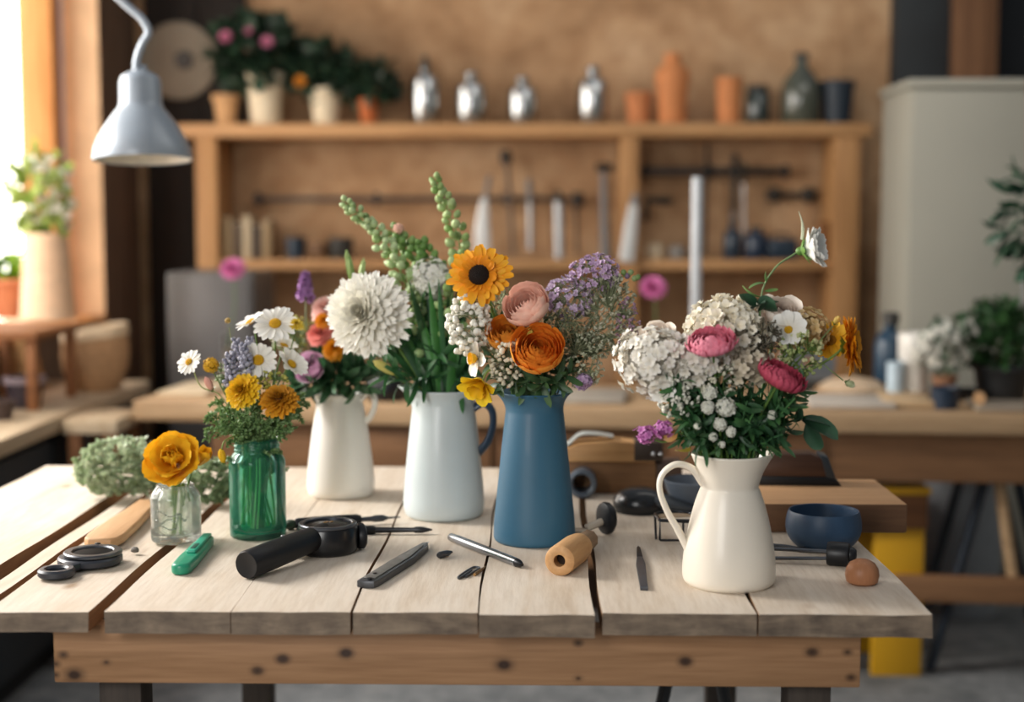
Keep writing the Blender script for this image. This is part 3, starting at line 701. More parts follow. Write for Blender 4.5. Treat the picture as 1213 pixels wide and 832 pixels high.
def daisy(root, p, d, rad_, npet=19, pc=('E9E4D6', 'FBFAF4'), cc=('D9A012', 'F2C832'), cr=.3, el=8, curl=-14, wd=.30, rings=1, dome=.45):
    M = face(p, d, R(0, 6)); m = MB()
    for g in range(rings):
        for k in range(npet):
            a = 2 * PI * (k + .5 * g) / npet + R(-.06, .06)
            petal(m, M, a, rad_ * cr * .8, rad_ * (1 - cr * .8) * R(.92, 1.04), rad_ * wd, rad(el + 14 * g + R(-7, 7)), rad(curl + R(-8, 8)), .25, mul(lin(pc[0]), R(.92, 1)), mul(lin(pc[1]), R(.94, 1)), 7, 4, .45, .65, .25, z0=.0006 * g)
    m.build('petals', PETAL, root, 60, world=True)
    disc_center(root, M @ Matrix.Translation((0, 0, rad_ * .03)), rad_ * cr, rad_ * cr * dome, *cc)
def mum(root, p, d, rad_, layers, c0, c1, cin=None, n0=24, wd=.26, jag=.05, name='petals', top=84, lowest=-12, cup=.35, shrink=.55, zq=.16):
    """many-layered head: dahlia, marigold, calendula"""
    M = face(p, d, R(0, 6)); m = MB()
    for g in range(layers):
        q = g / (layers - 1); n = int(n0 * (1 - .36 * q)) ; L = rad_ * (1 - shrink * q)
        for k in range(n):
            a = 2 * PI * (k + .5 * (g % 2)) / n + R(-.1, .1)
            e = lowest + (top - lowest) * q ** 1.1 + R(-6, 6)
            b = mixc(lin(c0), lin(cin or c0), q)
            petal(m, M, a, rad_ * .06 * (1 - q), L * R(.93, 1.05), rad_ * wd * (1 - .25 * q), rad(e), rad(R(-16, 8) + 10 * q), cup, mul(b, R(.85, 1)), mul(mixc(lin(c1), lin(cin or c1), q * .5), R(.92, 1.04)), 6, 4, .4, .72, .45, z0=rad_ * zq * q, jag=jag)
    m.build(name, PETAL, root, 60, world=True); return M
def rose(root, p, d, rad_, c_out, c_in, layers=8, n=5, tight=1., name='petals', openness=14, c_edge=None, guard=1):
    """cupped petals wrapped about the axis in rings, ranunculus or rose"""
    M = face(Vector(p) - Vector(d) * rad_ * .35, d, R(0, 6)); m = MB()
    for g in range(layers):
        q = (g + .5) / layers                             # 0 inside, 1 outside
        r0 = rad_ * (.03 + .50 * q); L = rad_ * (.78 + .16 * q) * tight
        nn = n if g > 1 else 3
        loose = g >= layers - guard
        for k in range(nn):
            a = 2 * PI * k / nn + g * 1.13 + R(-.15, .15)
            e = 84 - (84 - openness) * q ** 1.15 + R(-3, 3); cu = 26 + 62 * q + R(-5, 5) - (38 if loose else 0)
            col = mixc(lin(c_in), lin(c_out), q ** .8)
            petal(m, M, a, r0, L * R(.95, 1.05), 2 * PI * (r0 + rad_ * .12) / nn * 1.45, rad(e), rad(cu), .0, mul(col, R(.88, .96)), mul(mixc(col, lin(c_edge), .75) if c_edge else col, R(.97, 1.06)), 8, 6, .7, .55, .5, z0=rad_ * .02 * g, wrap=True, ruf=.012)
    m.build(name, PETAL, root, 60, world=True); return M
def strawflower(root, p, d, rad_, c0, c1, flat=.62):
    M = face(Vector(p) - Vector(d) * rad_ * .2, d, R(0, 6)) @ Matrix.Diagonal((1, 1, flat, 1)); m = MB()
    for g in range(8):
        q = g / 7; n = 24 - 2 * g
        for k in range(n):
            a = 2 * PI * (k + .5 * (g % 2)) / n + R(-.05, .05)
            petal(m, M, a, rad_ * (.50 - .42 * q), rad_ * (1.0 - .12 * q), rad_ * .27, rad(12 + 55 * q + R(-4, 4)), rad(92 - 30 * q + R(-8, 8)), .3, mul(lin(c0), R(.82, 1)), mul(lin(c1), R(.92, 1.05)), 6, 3, .5, .6, .15, z0=rad_ * .06 * q)
    m.build('petals', PETAL, root, 60, world=True)
def tulip(root, p, d, L, Wd, c0, c1, n=6, open_=20, r0=.1):
    M = face(p, d, R(0, 6)); m = MB()
    for k in range(n):
        petal(m, M, 2 * PI * k / n + (k % 2) * .1, L * r0, L * (1 if k % 2 else .95), Wd, rad(62 - open_ + R(-4, 4)), rad(48 - open_), .35, lin(c0), mul(lin(c1), R(.92, 1.06)), 7, 5, .5, .55, .12, wrap=False)
    m.ball((0, 0, 0), (L * .16, L * .16, L * .1), 10, 6, lin(c0), M)
    m.build('petals', PETAL, root, 60, world=True)
def bud(root, p, d, r, L, c0, c1, green=True):
    M = face(p, d); m = MB()
    for k in range(5): petal(m, M, 2 * PI * k / 5 * 1.02, r * .35, L, r * 1.5, rad(70), rad(42), .45, mul(lin(c0), R(.9, 1)), lin(c1), 6, 4, .5, .5, .1)
    m.ball((0, 0, L * .42), (r * .72, r * .72, L * .46), 12, 8, mixc(lin(c0), lin(c1), .5), M)
    m.build('petals', PETAL, root, 60, world=True)
    if green: calyx(root, p, d, r * .9, n=5, back=.001)
def floret(mb, p, d, r, c0, c1, n=5, el=15, cup=.2):
    M = face(p, d, R(0, 6))
    for k in range(n): petal(mb, M, 2 * PI * k / n, r * .08, r, r * .95, rad(el + R(-10, 14)), rad(R(-30, 5)), cup, lin(c0), mul(lin(c1), R(.9, 1.03)), 2, 2, .4, .6, .5)
def fib(n, zmin=-.2):
    for k in range(n):
        z = 1 - (1 - zmin) * (k + .5) / n; r = math.sqrt(max(0, 1 - z * z)); a = k * 2.39996
        yield Vector((r * math.cos(a), r * math.sin(a), z))
def cluster_head(root, p, d, radii, n, fr, c0, c1, zmin=-.35, npet=5, jit=.1, name='florets', el=15):
    M = face(p, d); m = MB(); R3 = M.to_3x3()
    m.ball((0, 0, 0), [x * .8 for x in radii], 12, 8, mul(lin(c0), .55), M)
    for u in fib(n, zmin):
        u = (u + Vector((R(-jit, jit), R(-jit, jit), R(-jit, jit)))).normalized()
        q = Vector((u.x * radii[0], u.y * radii[1], u.z * radii[2])) * R(1 - 1.6 * jit, 1 + .7 * jit)
        nrm = Vector((u.x / radii[0], u.y / radii[1], u.z / radii[2])).normalized()
        floret(m, M @ q, R3 @ nrm, fr * R(.85, 1.15), c0, c1, npet, el)
    m.build(name, PETAL, root, 60, world=True)
def spray(root, fork, c, radii, n, fr, c0, c1, stem_c='6E8550', kind='ball', levels=9, sr=.0007, jit=.0, cdark=None):
    """airy branching head: stems from fork to tips scattered in an ellipsoid, a floret on each tip"""
    ms, mf = MB(), MB(); fork = Vector(fork); c = Vector(c); hubs = []
    for k in range(levels):
        u = Vector((R(-1, 1), R(-1, 1), R(-1, 1))); u = u.normalized() * R(.25, .65)
        h = c + Vector((u.x * radii[0], u.y * radii[1], u.z * radii[2] - radii[2] * .2)); hubs.append(h)
        ms.tube(spline([fork, fork.lerp(h, .5) + Vector((R(-.004, .004), R(-.004, .004), .004)), h], 4), sr * 1.3, 5, col=lin(stem_c))
    for k in range(n):
        u = Vector((R(-1, 1), R(-1, 1), R(-1, 1)))
        while u.length > 1: u = Vector((R(-1, 1), R(-1, 1), R(-1, 1)))
        u = u.normalized() * u.length ** .5
        tip = c + Vector((u.x * radii[0], u.y * radii[1], u.z * radii[2])); h = min(hubs, key=lambda q: (q - tip).length)
        ms.tube([h, h.lerp(tip, .5) + Vector((R(-.002, .002), R(-.002, .002), .002)), tip], sr, 4, col=mul(lin(stem_c), R(.85, 1.1)))
        dd = (tip - h).normalized() + Vector((0, -.3, .4)); s = fr * R(.7, 1.2)
        cc = mixc(lin(c0), lin(c1), R(0, 1))
        if kind == 'ball': mf.ball(tip, (s, s, s * .9), 7, 5, cc, jit=.16)
        elif kind == 'lump':
            for _ in range(4): mf.ball(tip + Vector((R(-s, s), R(-s, s), R(-s, s))) * .8, s * .6, 6, 4, mul(cc, R(.9, 1.05)), jit=.15)
        else: floret(mf, tip, dd, s, c0, c1, 5, 35, .4)
    ms.build('branchlets', STEM, root, 60, world=True); mf.build('florets', PETAL, root, 60, world=True)
def spike(root, pts, n, r0, r1, c0, c1, stem_c='7A9A52', kind='bud', turns=2.6, sp=1.0, start=.25):
    s = spline(pts, 10); add_stem(root, s, [.0022 * (1 - .5 * i / (len(s) - 1)) for i in range(len(s))], stem_c)
    m = MB(); L = len(s) - 1
    for k in range(n):
        t = start + (1 - start) * k / (n - 1); f = t * L; i = min(int(f), L - 1); p = s[i].lerp(s[i + 1], f - i)
        tn = (s[i + 1] - s[i]).normalized(); o = tn.orthogonal().normalized(); a = k * 2.39996
        o = (Matrix.Rotation(a, 3, tn) @ o); q = (k / (n - 1)); r = r0 + (r1 - r0) * q ** 1.2; r *= R(.85, 1.15)
        d = (o + tn * (.3 + .9 * q) + Vector((R(-.3, .3), R(-.3, .3), R(-.3, .3)))).normalized(); ctr = p + d * r * 1.25 * sp * R(.85, 1.2)
        m.tube([p, ctr], .0006, 4, col=lin(stem_c))
        if kind == 'bud':
            M = face(ctr, d); cc = mixc(lin(c0), lin(c1), R(0, 1))
            m.ball((0, 0, 0), (r, r * .92, r * 1.05), 9, 6, cc, M); m.ball((0, r * .1, r * .55), (r * .72, r * .66, r * .62), 8, 5, mul(cc, 1.2), M)
            for kk in range(3): petal(m, M, kk * 2.1, r * .3, r * 1.4, r * 1.2, rad(55), rad(40), .3, mul(cc, .75), mul(cc, 1.05), 3, 2, .6, .5, .2, z0=-r * .9)
        else: floret(m, ctr, d, r * 1.5, c0, c1, 5, 25, .3)
    m.build('florets' if kind != 'bud' else 'buds', PETAL if kind != 'bud' else LEAF, root, 60, world=True)
def fern(root, pts, n, L0, c='5F8448', c2='86A56A', nl=9, lw=.0028, ll=.007, r=.0012):
    """feathery sprig: side branches with fine leaflets"""
    s = spline(pts, 8); add_stem(root, s, r, c); m = MB(); N = len(s) - 1
    for k in range(n):
        t = .3 + .7 * k / n; f = t * N; i = min(int(f), N - 1); p = s[i].lerp(s[i + 1], f - i); tn = (s[i + 1] - s[i]).normalized()
        o = Matrix.Rotation(k * 2.4, 3, tn) @ tn.orthogonal().normalized(); L = L0 * (1.15 - .8 * (k / n)) * R(.8, 1.2)
        d = (o + tn * R(.5, 1)).normalized(); e = p + d * L + Vector((0, 0, -.15 * L)); mid = p + d * L * .5 + Vector((0, 0, .05 * L))
        b = spline([p, mid, e], nl // 2 + 1); m.tube(b, .0005, 4, col=lin(c))
        for q in b[1:]:
            for _ in range(4):
                dd = (d * .6 + Vector((R(-1, 1), R(-1, 1), R(-1, 1)))).normalized()
                petal(m, face(q, dd), 0, 0, ll * R(.7, 1.2), lw, rad(75), rad(-20), .2, mul(lin(c), R(.75, 1.1)), mul(lin(c2), R(.85, 1.1)), 2, 2, .3, .5, .1)
    m.build('leaflets', LEAF, root, 60, world=True)
def leafy(root, pts, n, L, Wd, c='2F5A2C', c2='4C7C3E', start=.55, r=.0016):
    s = spline(pts, 8); add_stem(root, s, r, c2); m = MB(); N = len(s) - 1
    for k in range(n):
        t = start + (1 - start) * k / max(1, n - 1); f = t * N; i = min(int(f), N - 1); p = s[i].lerp(s[i + 1], f - i); tn = (s[i + 1] - s[i]).normalized()
        o = Matrix.Rotation(k * 2.4 + R(-.3, .3), 3, tn) @ tn.orthogonal().normalized(); d = (o + tn * R(.3, .9)).normalized()
        cc = mul(lin(c), R(.75, 1.2))
        petal(m, face(p, d, R(0, 6)), 0, 0, L * R(.75, 1.15), Wd * R(.8, 1.1), rad(80), rad(R(-50, -10)), .3, cc, mul(lin(c2), R(.8, 1.15)), 6, 2, .15, .4, .03)
    m.build('leaves', LEAF, root, 60, world=True)
# ------------------------------------------------------------------ bouquets
def at(key, px, py, dy=0.): return aty(px, py, V[key]['loc'].y + dy)
def N3(*d): return Vector(d).normalized()
def fl(key, name, label, px, py, d, dy=0., r=.0017, c='5E7F38', cat='flower', group=None, lean=.35, via=None):
    root = ftop(name, label, key, cat, group); p = at(key, px, py, dy); d = N3(*d)
    if r:
        pts = stem_pts(key, root, p, d, lean)
        if via:
            v = V[key]; b = root.location; off = Vector((p.x - v['loc'].x, p.y - v['loc'].y, 0)); k = min(v['mr'] * .85, off.length * .5) / max(off.length, 1e-4)
            mo = Vector((v['loc'].x, v['loc'].y, TZ + v['mz'])) + off * k
            pts = spline([b, b.lerp(mo, .5), mo] + [at(key, *q) for q in via] + [p - d * .006], 6)
        add_stem(root, pts, r, c)
    return root, p, d

# --- clear jar
t, p, d = fl('clear', 'ranunculus', 'big yellow ranunculus with loose wide petals in the clear glass jar', 206, 547, (.05, -.8, .5), r=.0024)
M = face(p, d, .4); m = MB()
for g, (n, L, e, cu, wd) in enumerate([(4, .030, 80, 40, .030), (5, .040, 66, 30, .038), (5, .050, 42, 18, .046), (6, .056, 16, 22, .054)]):
    for k in range(n): petal(m, M, 2 * PI * k / n + g * .8 + R(-.15, .15), .004, L * R(.92, 1.06), wd, rad(e + R(-6, 6)), rad(cu + R(-12, 12)), .4, mul(lin('E09A10'), 1), mul(lin('FFC92A'), R(.88, 1.05)), 8, 6, .5, .6, .4, z0=-.006 * g * .5, ruf=.035)
m.build('petals', PETAL, t, 60, world=True)
m = MB(); m.ball((0, 0, .006), (.006, .006, .012), 10, 7, lin('8A4A12'), M)
for k in range(14): m.tube([M @ Vector((.004 * math.cos(k), .004 * math.sin(k), .006)), M @ Vector((.010 * math.cos(k * 1.7), .010 * math.sin(k * 1.7), .024))], .0007, 5, col=lin('B36A12'))
m.build('stamens', PETAL, t, 60, world=True)
t, p, d = fl('clear', 'ranunculus', 'half-open yellow bloom leaning right beside the big yellow ranunculus', 236, 549, (.45, -.35, .75), dy=.02, r=.0017)
tulip(t, p, d, .034, .022, 'D89410', 'F4B71C', 5, 8)
for k, (x, y) in enumerate(((218, 590), (226, 585), (205, 592))):
    t, p, d = fl('clear', 'cut_stalk', 'bare cut green stem standing in the clear glass jar', x, y, (.1 * k, 0, 1), r=.0021, c='7E9C4C', cat='stem', group='bare stems in the clear glass jar')

# --- green jar
G = 'green'
t, p, d = fl(G, 'daisy', 'small white daisy leaning far left over the green glass jar', 224, 429, (-.35, -.75, .5), r=.0011, c='9DAA6C', via=[(262, 470, 0), (238, 458, 0)]); daisy(t, p, d, .0235, 17, cr=.27, wd=.34)
t, p, d = fl(G, 'billy_button', 'round yellow button flower between the small left daisy and the marigold', 250, 433, (-.2, -.4, .9), r=.0012); cluster_head(t, p, d, (.0125, .0125, .0125), 90, .0026, 'CF9A14', 'E8B92C', -.8)
t, p, d = fl(G, 'tulip', 'pale pink closed bud at the left of the green glass jar', 251, 462, (-.35, -.3, .9), r=.0012); bud(t, p, d, .0085, .026, 'E2A08E', 'EDBBAA')
t, p, d = fl(G, 'marigold', 'bright yellow marigold, the left of two at the front of the green jar', 287, 463, (-.25, -.85, .45), dy=-.035, r=.0019); M = mum(t, p, d, .0300, 7, 'E0A208', 'FAD028', 'C98A0E', 30, .30, .02, lowest=-5, top=70, shrink=.6); disc_center(t, M @ Matrix.Translation((0, 0, .006)), .0085, .005, '8A5A10', 'C98A12', 70)
t, p, d = fl(G, 'marigold', 'golden brown marigold, the right of two at the front of the green jar', 331, 474, (.1, -.62, .78), dy=-.03, r=.0019); M = mum(t, p, d, .0325, 7, 'BC7410', 'E5A426', '8A4E10', 30, .30, .02, lowest=-8, top=66, shrink=.6); disc_center(t, M @ Matrix.Translation((0, 0, .006)), .010, .005, '5A3812', '8F5E18', 70)
t, p, d = fl(G, 'daisy', 'white daisy with yellow eye above the two marigolds', 306, 427, (.1, -.85, .45), dy=.01, r=.0014); daisy(t, p, d, .032, 19, cr=.3, wd=.32)
t, p, d = fl(G, 'daisy', 'highest white daisy of the green jar, with yellow eye tilted upward', 326, 384, (.05, -.72, .7), dy=.03, r=.0014); daisy(t, p, d, .038, 21, cr=.27, wd=.30)
t, p, d = fl(G, 'daisy', 'white daisy turned away just left of the highest daisy', 297, 382, (-.45, -.25, .85), dy=.05, r=.0014); daisy(t, p, d, .028, 18, cr=.3, wd=.34, el=20)
t, p, d = fl(G, 'daisy', 'white daisy seen from the side at the right of the green jar', 345, 432, (.6, -.35, .55), dy=.02, r=.0014); daisy(t, p, d, .032, 16, cr=.27, wd=.4, el=28)
t, p, d = fl(G, 'daisy', 'white daisy tipped upward below the highest daisy', 336, 410, (.3, -.2, .9), dy=.055, r=.0014); daisy(t, p, d, .026, 16, cr=.27, wd=.4, el=28)
t, p, d = fl(G, 'button_flower', 'little yellow flower right of the highest daisy', 351, 384, (.2, -.6, .7), dy=.03, r=.0011); mum(t, p, d, .0125, 4, 'C8A21C', 'E6CC4A', None, 16, .3)
t, p, d = fl(G, 'flower_bud', 'tiny tan round bud above the lavender spikes', 270, 380, (-.1, -.2, 1), dy=.02, r=.0007, c='8F9462', cat='bud'); cluster_head(t, p, d, (.0048, .0048, .0048), 24, .0016, 'B3934A', 'CDB06A', -.8)
t, p, d = fl(G, 'tulip', 'small yellow bud hanging low at the left of the green jar', 263, 541, (-.45, -.3, .8), dy=-.02, r=0)
add_stem(t, spline([t.location + Vector((0, 0, 0)), Vector((t.location.x, t.location.y, TZ + .11)), Vector((W0.x - .012, W0.y - .02, TZ + .17)), at(G, 270, 520, -.045), at(G, 263, 530, -.055), at(G, 264, 545, -.05)], 6), .0011, '7E9C4C')
p = at(G, 265, 548, -.05); bud(t, p, N3(-.15, -.25, .95), .0085, .025, 'DFA814', 'F5CC30')
sp = [(272, 424, -.02), (280, 406, .02), (289, 412, .0), (297, 404, .03)]
for k, (x, y, dy) in enumerate(sp):
    t = ftop('lavender', 'grey violet lavender spike rising left of the white daisies', G, 'flower', 'lavender spikes in the green jar')
    e = at(G, x, y, dy); s0 = t.location; mo = Vector((W0.x - .012 + .004 * k, W0.y + .008 * k - .01, TZ + .165)); q = at(G, x + 6, y + 45, dy)
    spike(t, [s0, mo, q, e], 54, .0046, .0030, '8A8A9C', 'B9B8C6', '75855F', 'bud', start=.74, sp=1.9)
t, p, d = fl(G, 'wax_flower', 'frothy yellow-green sprig between the marigolds and white daisies', 322, 452, (.1, -.3, .9), dy=0, r=.0012, cat='sprig'); spray(t, p - Vector((0, 0, .03)), p, (.03, .02, .018), 60, .0028, 'A3A544', 'C9C46A', levels=6)
t, p, d = fl(G, 'wax_flower', 'frothy grey-green sprig left behind the bright yellow marigold', 272, 445, (-.2, -.2, .9), dy=.03, r=.0012, cat='sprig'); spray(t, p - Vector((0, 0, .03)), p, (.028, .02, .024), 60, .003, '7E8F6A', 'A9B592', levels=6)
ft = [(246, 492, -.03), (262, 505, -.05), (275, 480, .02), (300, 498, -.05), (318, 505, -.055), (345, 496, -.03), (356, 488, .01), (285, 508, -.06), (335, 512, -.05), (255, 475, .03), (302, 480, -.02), (362, 470, .04), (243, 512, -.02), (268, 490, -.045), (290, 492, -.055), (328, 494, -.04)]
for k, (x, y, dy) in enumerate(ft):
    t = ftop('dill_sprig', 'feathery green sprig spilling over the rim of the green jar', G, 'sprig', 'feathery sprigs in the green jar')
    e = at(G, x, y, dy); b = t.location; mo = Vector((W0.x, W0.y, TZ + .160)) + Vector((e.x - W0.x, e.y - W0.y, 0)) * .35
    mo.x = max(W0.x - .026, min(W0.x + .026, mo.x))
    fern(t, [b, b.lerp(mo, .5) + Vector((R(-.008, .008), R(-.008, .008), 0)), mo, mo.lerp(e, .55) + Vector((0, 0, .012)), e], 14, .030, nl=9)
for k in range(17):
    t = ftop('cut_stalk', 'plain green stem standing in the green glass jar', G, 'stem', 'plain stems in the green jar', base=W0 + Vector((R(-.030, .030), R(-.027, .027), .017)))
    a = R(0, 6.28); q = R(0, .018); e = W0 + Vector((q * math.cos(a), q * math.sin(a), R(.165, .20)))
    add_stem(t, spline([t.location, t.location.lerp(e, .5) + Vector((R(-.008, .008), R(-.006, .006), 0)), e], 6), R(.0013, .0024), random.choice(['7FB04C', '9CCB68', '5F9640', 'B4DA84']))

# --- white slim pitcher
K = 'white'
t, p, d = fl(K, 'lisianthus', 'pink lilac lisianthus open toward the camera above the white pitcher', 369, 437, (-.2, -.85, .4), dy=-.06, r=.002); rose(t, p, d, .035, 'E4A8D0', 'A83C84', 6, 5, .85, openness=26, c_edge='F0CFE4')
t, p, d = fl(K, 'carnation', 'coral pink carnation above the lilac lisianthus', 379, 396, (-.2, -.7, .6), dy=-.03, r=.0018); mum(t, p, d, .026, 6, 'D9695E', 'F0958A', None, 18, .5, .1, cup=.1)
t, p, d = fl(K, 'carnation', 'pale peach pink carnation peeking out left behind the big white dahlia', 386, 366, (-.1, -.6, .7), dy=-.01, r=.0018); mum(t, p, d, .030, 6, 'E3A79B', 'F2C7BC', None, 18, .5, .1, cup=.1)
t, p, d = fl(K, 'marigold', 'orange yellow marigold under the big white dahlia', 396, 414, (.0, -.8, .5), dy=-.05, r=.0016); mum(t, p, d, .0235, 5, 'D48206', 'F5A81C', 'D98A0A', 20, .3, .06)
t, p, d = fl(K, 'marigold', 'small orange marigold squeezed between the two pink carnations', 383, 380, (.1, -.8, .5), dy=-.035, r=.0014); mum(t, p, d, .017, 5, 'CE7A08', 'F0A024', None, 18, .3, .06)
t = ftop('stock_flower', 'mauve stock spike rising behind the left daisies and carnations', K); e = at(K, 362, 326, .0); spike(t, [t.location, Vector((V[K]['loc'].x - .015, V[K]['loc'].y, TZ + .2)), at(K, 366, 400, 0), at(K, 362, 362, 0), e], 60, .0072, .004, '8F5C96', 'B488BC', '7E8F6A', 'floret', start=.80)
for k, (x, y, dy) in enumerate([(352, 392, .02), (343, 402, .0)]):
    t, p, d = fl(K, 'wax_flower', ['yellow green frothy sprig left behind the pink carnations', 'pale green frothy sprig below the side-turned white daisies'][k], x, y, (-.3, -.2, .9), dy=dy, r=.0012, cat='sprig'); spray(t, p - Vector((-.01, 0, .035)), p, (.035, .03, .03), 70, .0036, ['A8A84A', '8FA070'][k], ['D5CB76', 'C2CBAA'][k], levels=6)
wl_ = [(352, 462, -.03), (364, 448, -.045), (380, 440, -.05), (397, 446, -.055), (412, 440, -.05), (430, 446, -.04), (440, 432, .0), (372, 420, .0), (404, 432, -.01), (418, 425, .01), (388, 452, -.055), (355, 430, .01), (422, 455, -.045), (345, 445, .02)]
for k, (x, y, dy) in enumerate(wl_):
    t = ftop('leafy_sprig', 'dark green leafy stem filling the mouth of the white pitcher', K, 'stem', 'leafy stems in the white pitcher'); e = at(K, x, y, dy); b = t.location; mo = Vector((V[K]['loc'].x, V[K]['loc'].y, TZ + .196)) + Vector((e.x - V[K]['loc'].x, e.y - V[K]['loc'].y, 0)) * .4
    mo.x = max(V[K]['loc'].x - .03, min(V[K]['loc'].x + .03, mo.x))
    leafy(t, [b, mo, mo.lerp(e, .6) + Vector((0, 0, .006)), e], 9, .052, .019, '24472A', '44704A')

# --- grey pitcher
K = 'grey'; VL = V[K]['loc']
t, p, d = fl(K, 'dahlia', 'huge creamy white dahlia facing the camera at the left of the grey pitcher', 433, 372, (-.22, -.92, .18), dy=-.075, r=.003); mum(t, p, d, .074, 9, 'F0EAD6', 'FDFBF4', 'F6F1DA', 34, .24, .06, lowest=-14, top=76, shrink=.62, zq=.34)
calyx(t, p - d * .004, -d, .02)
def stock(label, pts, n, r0, r1, c0, c1):
    t = ftop('stock_flower', label, K); mo = Vector((VL.x, VL.y, TZ + .23)); e0 = at(K, *pts[0]); mo += Vector((e0.x - VL.x, e0.y - VL.y, 0)).normalized() * .03
    spike(t, [t.location, t.location.lerp(mo, .5), mo] + [at(K, *q) for q in pts], n, r0, r1, c0, c1, '8EA862', 'bud', start=.42, sp=1.75)
    return t
stock('tallest green stock spike with round buds, leaning right of the grey pitcher', [(532, 380, .0), (545, 300, .0), (531, 252, 0), (516, 216, 0)], 50, .0096, .0060, '86AA56', 'BDD494')
stock('pale green stock spike with round buds, slanting left above the white dahlia', [(500, 400, .02), (478, 330, .02), (447, 276, .02), (411, 242, .01)], 80, .0092, .0056, '93B46A', 'C6DAA6')
stock('leafy green stock spike behind the slanting left one', [(505, 400, .05), (495, 330, .06), (485, 296, .06), (468, 278, .06)], 44, .0098, .006, '668F46', '95B56C')
stock('short green bud spike just left of the tallest stock', [(520, 400, .04), (518, 340, .05), (510, 310, .05), (500, 292, .05)], 34, .0105, .007, '5E8A3E', '8AB062')
t, p, d = fl(K, 'lily', 'closed green lily bud pointing up at the left of the white dahlia', 418, 328, (-.18, -.05, 1), dy=.01, r=.002); bud(t, p - Vector((0, 0, .012)), d, .0085, .062, '7E9E4E', 'B4C88A', False)
t, p, d = fl(K, 'lily', 'second green lily bud beside the pointed one, leaning right', 427, 330, (.12, .05, 1), dy=.03, r=.002); bud(t, p - Vector((0, 0, .012)), d, .008, .050, '8AA65A', 'BCCB94', False)
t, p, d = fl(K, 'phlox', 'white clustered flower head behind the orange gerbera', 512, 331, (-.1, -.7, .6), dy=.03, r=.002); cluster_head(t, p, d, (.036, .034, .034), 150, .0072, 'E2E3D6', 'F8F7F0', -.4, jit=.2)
t, p, d = fl(K, 'carnation', 'tiny peach bloom above the slanting green stock', 472, 271, (0, -.7, .6), dy=.05, r=.0012); cluster_head(t, p, d, (.0085, .0085, .0085), 30, .0035, 'DDA894', 'EFC6B2', -.6)
t, p, d = fl(K, 'tulip', 'yellow green tulip bud at the left rim of the grey pitcher', 470, 438, (.45, -.5, .7), dy=-.05, r=.002); bud(t, p - d * .01, N3(-.75, -.3, .5), .0105, .046, 'B9B24E', 'E5D98A', False)
for k in range(44):                                         # straight dark blades fanning from the mouth
    q = k / 43; x = 440 + 128 * q + R(-5, 5); y = 402 - 70 * math.sin(PI * (.08 + .84 * q)) + R(-15, 34); dy = R(-.05, .06)
    t = ftop('leaf_blade', 'long dark green blade fanning out of the grey pitcher', K, 'leaf', 'green blades in the grey pitcher'); e = at(K, x, y, dy); b = t.location
    mo = Vector((VL.x + (q - .5) * .066 - .006, VL.y + R(-.025, .03), TZ + .228)); s = spline([b, b.lerp(mo, .5), mo, mo.lerp(e, .5) + Vector((0, 0, .008)), e], 6); n = len(s)
    m = MB(); cc = mul(lin(random.choice(['24502A', '2F6130', '3C7436', '1F4426'])), R(.8, 1.2)); w0 = R(.0042, .0075)
    m.tube(s, [w0 * (.35 + .65 * min(1, i / (n * .5))) * (1 if i < n * .75 else max(.08, 1 - ((i / (n - 1) - .75) / .25) ** 2)) for i in range(n)], 8, col=cc, col2=mul(cc, 1.6), flat=.22, up=Vector((R(-.4, .4), -1, R(-.3, .3))))
    m.build('blade', LEAF, t, 60, world=True)
for k, (x, y, dy) in enumerate([(455, 440, -.05), (478, 452, -.055), (500, 448, -.05), (545, 452, -.03), (540, 410, 0), (490, 400, 0), (462, 415, .0), (520, 420, -.03), (556, 430, .0), (448, 405, .03), (500, 360, .03), (540, 350, .04)]):
    t = ftop('leafy_sprig', 'bright green leafy stem among the blades of the grey pitcher', K, 'stem', 'leafy stems in the grey pitcher'); e = at(K, x, y, dy); b = t.location; mo = Vector((VL.x, VL.y, TZ + .226)) + Vector((e.x - VL.x, e.y - VL.y, 0)) * .4
    leafy(t, [b, mo, mo.lerp(e, .6) + Vector((0, 0, .01)), e], 8, .058, .011, '20482A', '3F7440')

# --- blue vase
K = 'blue'; VL = V[K]['loc']
t, p, d = fl(K, 'gerbera', 'orange gerbera with a black centre, highest bloom of the blue vase', 568, 327, (-.12, -.93, .3), dy=-.03, r=.0026)
M = face(p, d, .3); m = MB()
for g, (n, L, e, cu, c) in enumerate([(20, .053, 2, -14, ('E88406', 'FBB01C')), (20, .050, 12, -12, ('EE8E08', 'FDBC2C')), (20, .033, 26, -10, ('DE7A06', 'F5A018'))]):
    for k in range(n): petal(m, M, 2 * PI * (k + .5 * (g % 2)) / n + R(-.08, .08), .010, L * R(.84, 1.06) - .010, .0132, rad(e + R(-8, 8)), rad(cu + R(-8, 8)), .3, mul(lin(c[0]), R(.88, 1)), mul(lin(c[1]), R(.9, 1.04)), 7, 4, .5, .62, .38, z0=.001 * g, twist=R(-.2, .2))
m.build('petals', PETAL, t, 60, world=True); disc_center(t, M @ Matrix.Translation((0, 0, .006)), .0168, .007, '0E0806', '2E1A0E', 150); calyx(t, p - d * .003, -d, .016)
t, p, d = fl(K, 'rose', 'pale pink rose in the middle of the blue vase bouquet', 627, 366, (-.38, -.72, .58), dy=-.03, r=.0026); rose(t, p, d, .0455, 'FCCBB6', 'F5AE98', 9, 5, .95, openness=14, c_edge='FFDCCB', guard=0); calyx(t, p - d * .022, d, .024, n=5)
